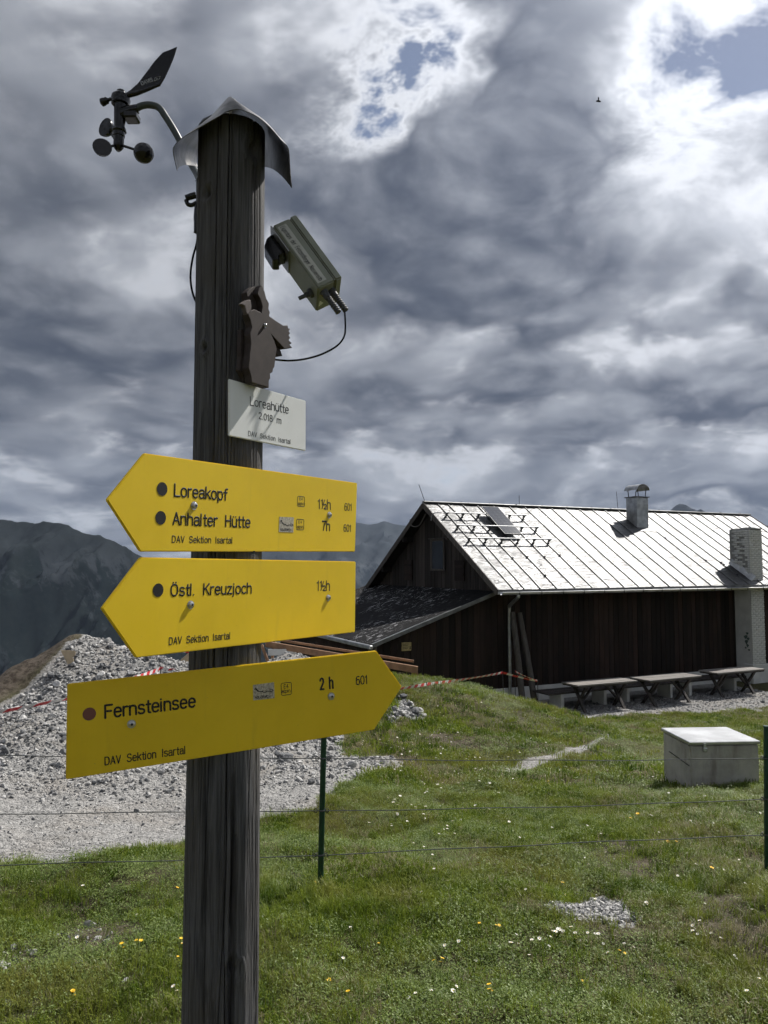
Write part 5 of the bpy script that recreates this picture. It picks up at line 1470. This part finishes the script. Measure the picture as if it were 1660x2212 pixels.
for P_, k_ in P_BARE[:2]:
    a = np.array(P_); lo, hi = a.min(0), a.max(0); xv = rng.uniform(lo[0], hi[0], 60); yv = rng.uniform(lo[1], hi[1], 60); k = in_poly(xv, yv, P_, .02) > .5
    xs_ += list(xv[k]); ys_ += list(yv[k]); ss_ += list(.009 * np.exp(rng.normal(0, .5, k.sum())))
xv, yv, sz = np.array(xs_), np.array(ys_), np.array(ss_)
rot = rng.uniform(-.6, .6, (len(xv), 3)); rot[:, 2] = rng.uniform(0, 6.28, len(xv))
o = scatter('gravel', np.stack([xv, yv, ground_h(xv, yv) + sz * .15], -1), rot, np.repeat(sz[:, None], 3, 1), rng.integers(0, 7, len(xv)), rock_src)
tag(o, 'small pale gravel on the trail, bare patches and yard by the hut', 'gravel')

# grass clumps
def clump(seed, n, h0, h1, spread, width, lean, mat, leafy=False):
    r_ = random.Random(seed); vs_, fs_, hs = [], [], []
    for _ in range(n):
        a = r_.uniform(0, 6.283); d_ = spread * math.sqrt(r_.random()); bx, by = d_ * math.cos(a), d_ * math.sin(a)
        h_ = r_.uniform(h0, h1); az_ = r_.uniform(0, 6.283); ln = r_.uniform(.15, 1) * lean; w = width * r_.uniform(.7, 1.3)
        dx_, dy_ = math.cos(az_), math.sin(az_); sx, sy = -dy_, dx_
        k = len(vs_)
        if leafy:
            c_ = (bx + dx_ * h_ * .3, by + dy_ * h_ * .3, h_); t_ = r_.uniform(.2, .9)
            vs_ += [(c_[0] - dx_ * w, c_[1] - dy_ * w, c_[2] - t_ * w), (c_[0] + sx * w * .6, c_[1] + sy * w * .6, c_[2]), (c_[0] + dx_ * w, c_[1] + dy_ * w, c_[2] + t_ * w * .6), (c_[0] - sx * w * .6, c_[1] - sy * w * .6, c_[2])]
            fs_ += [(k, k + 1, k + 2, k + 3)]; hs += [.5, .8, 1, .8]
        else:
            p1 = (bx + dx_ * h_ * ln * .35, by + dy_ * h_ * ln * .35, h_ * .6); p2 = (bx + dx_ * h_ * ln, by + dy_ * h_ * ln, h_ * (1 - .35 * ln))
            vs_ += [(bx - sx * w, by - sy * w, -.01), (bx + sx * w, by + sy * w, -.01), (p1[0] + sx * w * .8, p1[1] + sy * w * .8, p1[2]), (p1[0] - sx * w * .8, p1[1] - sy * w * .8, p1[2]), p2]
            fs_ += [(k, k + 1, k + 2, k + 3), (k + 3, k + 2, k + 4)]; hs += [0, 0, .6, .6, 1]
    me_ = bpy.data.meshes.new('clump'); me_.from_pydata(vs_, [], fs_); me_.materials.append(mat)
    a_ = me_.attributes.new('h', 'FLOAT', 'POINT'); a_.data.foreach_set('value', np.array(hs, np.float32))
    return src('clump', me_)
fine_src = [clump(k, 38, .020, .055, .055, .0011, 1.0, M['blade']) for k in range(3)] + [clump(10 + k, 22, .025, .065, .05, .0009, 1.2, M['dry']) for k in range(2)] + [clump(20 + k, 46, .006, .030, .055, .0040, 0, M['herb'], True) for k in range(2)] + [clump(30, 60, .06, .15, .06, .0014, .8, M['blade'])]
far_src = [clump(40 + k, 46, .030, .075, .12, .0032, 1.0, M['blade']) for k in range(3)] + [clump(50, 26, .03, .08, .11, .0026, 1.2, M['dry'])] + [clump(60, 46, .01, .035, .12, .0075, 0, M['herb'], True)]
def grass(name, n, y0, y1, sources, kind_w, size, spread=(-.60, .62), herb_i=(), dry_i=()):
    xv, yv = candidates(n, y0, y1, spread)
    g_ = gravel_mask(xv, yv); b_ = bare_mask(xv, yv); dn = fbm(xv * 1.7, yv * 1.7, 4, 91)
    l, o_ = hut_lo(xv, yv); heapm = heap_h(xv, yv)
    keep = rng.uniform(size=n) < (1 - np.clip(g_ * 1.5, 0, 1)) * (1 - .97 * b_) * (.62 + .5 * dn)
    keep &= ~((l > -4.3) & (l < 15) & (o_ < -.2)) & ~((np.abs(xv - PC.x) < .05) & (np.abs(yv - PC.y) < .05))
    xv, yv = xv[keep], yv[keep]; m_ = len(xv)
    z_ = ground_h(xv, yv)
    hb_ = fbm(xv * 1.1, yv * 1.1, 3, 95); dr = fbm(xv * .8 + 9, yv * .8, 4, 97)
    u = rng.uniform(size=m_); pick = rng.integers(0, kind_w[0], m_)
    pick = np.where(u < np.clip((dr - .42) * 1.6, .06, .55), kind_w[0] + rng.integers(0, kind_w[1], m_), pick)
    u = rng.uniform(size=m_)
    pick = np.where(u < np.clip((hb_ - .38) * 3.2, .05, .85), kind_w[0] + kind_w[1] + rng.integers(0, kind_w[2], m_), pick)
    s_ = size * rng.uniform(.65, 1.35, m_) * (.75 + .6 * fbm(xv * 2.1, yv * 2.1, 3, 99))
    rot = np.zeros((m_, 3)); rot[:, 2] = rng.uniform(0, 6.28, m_); rot[:, :2] = rng.normal(0, .14, (m_, 2))
    return xv, yv, z_, rot, s_, pick
xv, yv, z_, rot, s_, pick = grass('meadow_grass', 44000, 2.2, 8.0, fine_src, (3, 2, 2), 1.0)
# a few taller tufts (at the fence post, by the box and lower right)
tx, ty, ts = [], [], []
for (p_, n_, sp_, sc) in ((ground_hit(680, 1960), 40, .20, 1.0), (ground_hit(760, 1985), 26, .18, .8), (ground_hit(1490, 1920), 14, .10, .75), (ground_hit(1690 - 40, 1925), 12, .1, .7), (ground_hit(1620, 1925), 12, .12, .7), (ground_hit(1480, 1755), 10, .15, .8), (ground_hit(1350, 2195), 12, .12, .8), (ground_hit(430, 1960), 12, .2, .6), (ground_hit(1390, 1800), 12, .15, .7)):
    for _ in range(n_):
        tx.append(p_.x + random.gauss(0, sp_)); ty.append(p_.y + random.gauss(0, sp_ * .7)); ts.append(sc * random.uniform(.6, 1.2))
for _ in range(900):
    y_ = math.sqrt(random.uniform(2.4 ** 2, 9.0 ** 2)); x_ = random.uniform(-.6, .62) * y_
    xa, ya = np.array([x_]), np.array([y_])
    if gravel_mask(xa, ya)[0] > .2 or fbm(xa * 1.4, ya * 1.4, 3, 111)[0] < .52: continue
    for _k in range(random.randint(2, 6)):
        tx.append(x_ + random.gauss(0, .05)); ty.append(y_ + random.gauss(0, .05)); ts.append(random.uniform(.35, .75))
tx, ty, ts = np.array(tx), np.array(ty), np.array(ts); rt = np.zeros((len(tx), 3)); rt[:, 2] = rng.uniform(0, 6.28, len(tx))
o = scatter('meadow_grass', np.concatenate([np.stack([xv, yv, z_], -1), np.stack([tx, ty, ground_h(tx, ty)], -1)]), np.concatenate([rot, rt]),
            np.repeat(np.concatenate([s_, ts])[:, None], 3, 1), np.concatenate([pick, np.full(len(tx), 7)]), fine_src)
tag(o, 'short alpine turf with herbs and dry blades in the foreground', 'grass')
xv, yv, z_, rot, s_, pick = grass('meadow_grass', 34000, 7.6, 24, far_src, (3, 1, 1), 1.0, (-.35, .66))
o = scatter('far_meadow_grass', np.stack([xv, yv, z_], -1), rot, np.repeat(s_[:, None], 3, 1), pick, far_src)
tag(o, 'grass of the meadow and hump in front of the hut', 'grass')

# ------------------------------------------------------------------ flowers
def flower_mesh(name, n, r, petal_w, col, centre, stem_h):
    mb = MB()
    for k in range(n):
        w = 2 * math.pi * k / n; c_, s_ = math.cos(w), math.sin(w)
        mb.add([(0, 0, stem_h), (c_ * r * .6 - s_ * petal_w, s_ * r * .6 + c_ * petal_w, stem_h + r * .25), (c_ * r, s_ * r, stem_h + r * .22), (c_ * r * .6 + s_ * petal_w, s_ * r * .6 - c_ * petal_w, stem_h + r * .25)], [(0, 1, 2, 3)])
    nf = len(mb.f)
    mb.tube([(0, 0, -.01), (.002, 0, stem_h)], .0012, 4)
    ns = len(mb.f)
    mb.lathe((0, 0, stem_h + .0005), (0, 0, stem_h + r * .3), [(0, r * .24), (.6, r * .22), (1, r * .05)], 8)
    me_ = bpy.data.meshes.new(name); me_.from_pydata(mb.v, [], mb.f)
    for m_ in (col, M['stem'], centre): me_.materials.append(m_)
    for i, p_ in enumerate(me_.polygons): p_.material_index = 0 if i < nf else (1 if i < ns else 2)
    return me_
daisy = flower_mesh('white_flower', 6, .0115, .005, M['white_petal'], M['yellow_petal'], .045)
yel = flower_mesh('yellow_flower', 5, .0105, .0052, M['yellow_petal'], M['yellow_petal'], .04)
def plant_flower(ms, name, x_, y_, lab, grp, k=1.0):
    o = link(bpy.data.objects.new(name, ms)); s_ = k * random.uniform(.75, 1.25)
    o.location = (x_, y_, gz(x_, y_)); o.scale = (s_, s_, s_); o.rotation_euler = (random.uniform(-.5, .2), random.uniform(-.4, .4), random.uniform(0, 6.28))
    tag(o, lab, 'flower', grp)
yl = [(152, 2166), (160, 2172), (157, 2162), (268, 2063), (296, 2048), (302, 2052), (388, 2050), (392, 2064), (382, 2085), (265, 2060), (376, 1938), (710, 2132), (708, 2128), (950, 2093), (952, 2098), (945, 2095), (1035, 2016), (1070, 2018), (1076, 2016), (1066, 2160), (1064, 2165), (1062, 2152), (1342, 2072), (1348, 2071), (1336, 2074), (1216, 1925), (1034, 1886), (1360, 1778), (1380, 1775), (1440, 1832), (1456, 1834), (1436, 1836), (1185, 1702), (1187, 1697), (1532, 1895), (680, 1920), (755, 2170), (818, 2058), (1255, 2133)]
for p_ in yl:
    g_ = ground_hit(*p_); plant_flower(yel, 'yellow_flower', g_.x, g_.y, 'small yellow flower in the meadow grass', 'yellow meadow flowers', .85 if p_[1] > 1900 else 1.2)
wl = [(1190, 2028), (1196, 2034), (1205, 2026), (1210, 2030), (1215, 2036), (1222, 2030), (1185, 2040), (1238, 2030), (1246, 2034), (1270, 2033), (1286, 2031), (1295, 2040), (1165, 2045), (1152, 2052), (1118, 2056), (1262, 2045), (1240, 2053), (1180, 2060), (1104, 2064), (1584, 2082), (1592, 2088), (1350, 2054), (1300, 2050), (1288, 1960), (1252, 1952), (1208, 2030), (1500, 2032), (1506, 2020), (1518, 2012), (1612, 1888), (1560, 1893), (1582, 1889), (1500, 1880), (1530, 1872), (1640, 2135), (1620, 2165), (1610, 2190), (980, 2150), (975, 2162), (900, 2165), (890, 2178), (930, 2162), (172, 2000 + 45), (395, 2062), (383, 2150), (385, 2162), (70, 1920), (180, 1930), (300, 1990), (1145, 2084), (1140, 2076)]
for p_ in wl:
    g_ = ground_hit(*p_); plant_flower(daisy, 'white_flower', g_.x, g_.y, 'small white flower in the meadow grass', 'white meadow flowers', .8)
fr_ = random.Random(12); n_ = 0
while n_ < 240:
    if fr_.random() < .62: a, b = fr_.gauss(930, 80), fr_.gauss(1740, 60) if fr_.random() < .35 else fr_.gauss(1590, 55)
    else: a, b = fr_.uniform(700, 1640), 1600 + 500 * fr_.random() ** 1.6
    if a < 705 or a > 1650 or b < 1480: continue
    g_ = ground_hit(a, b)
    if gravel_mask(np.array([g_.x]), np.array([g_.y]))[0] > .3 or g_.y > 17: continue
    plant_flower(daisy, 'white_flower', g_.x, g_.y, 'small white flower in the meadow grass', 'white meadow flowers', .75 if b > 1800 else 1.05); n_ += 1

# loose pale stones lying in the foreground grass
for p_, s_, lab in (((170, 2088), .034, 'flat white stone in the grass lower left of the post'), ((4, 2098), .05, 'white stone cut by the left edge of the picture'), ((12, 2175), .03, 'small white stone near the lower left corner'), ((270, 2122), .022, 'grey white stone just left of the post foot'), ((308, 2096), .018, 'pale stone beside yellow flowers left of the post'), ((212, 2030), .022, 'white stone in the bare soil patch left of the post')):
    g_ = ground_hit(*p_); o = link(bpy.data.objects.new('loose_stone', random.choice(rocks))); o.location = (g_.x, g_.y, g_.z + s_ * .35); o.scale = (s_, s_ * .8, s_ * .7); o.rotation_euler = (.1, .1, random.uniform(0, 6))
    tag(o, lab, 'stone')

# ------------------------------------------------------------------ small insect in the air
ip = at(1293, 218, 2.2)
bug = empty('flying_insect', 'tiny dark insect flying against the clouds', 'insect', ip)
MB().tube([(-.0065, 0, -.001), (-.004, 0, -.0005), (0, 0, .0), (.004, 0, -.001), (.0075, 0, -.003)], [.001, .0025, .0032, .003, .0008], 10).build('body', M['insect'], bug, smooth=SM)
for sg in (-1, 1):
    MB().prism([(0, 0), (.003, .006), (.0015, .0115), (-.001, .012), (-.0015, .005)], -.0001, .0001, Matrix.Rotation(R(90), 4, 'X') @ Matrix.Rotation(R(18 * sg), 4, 'Y')).build('wing', M['gland'], bug)

# ------------------------------------------------------------------ mountain air
hz = MB().box((-10000, -9900, -700), (10000, 11500, 1500)).build('haze', M['white'], None)
hmat = bpy.data.materials.new('haze'); hmat.use_nodes = True; hn_ = hmat.node_tree
hn_.nodes.remove(hn_.nodes['Principled BSDF'])
pv = hn_.nodes.new('ShaderNodeVolumePrincipled'); pv.inputs['Color'].default_value = (.58, .73, 1.0, 1); pv.inputs['Density'].default_value = .000020
hn_.links.new(pv.outputs[0], hn_.nodes['Material Output'].inputs['Volume'])
hz.data.materials[0] = hmat; tag(hz, kind='stuff')
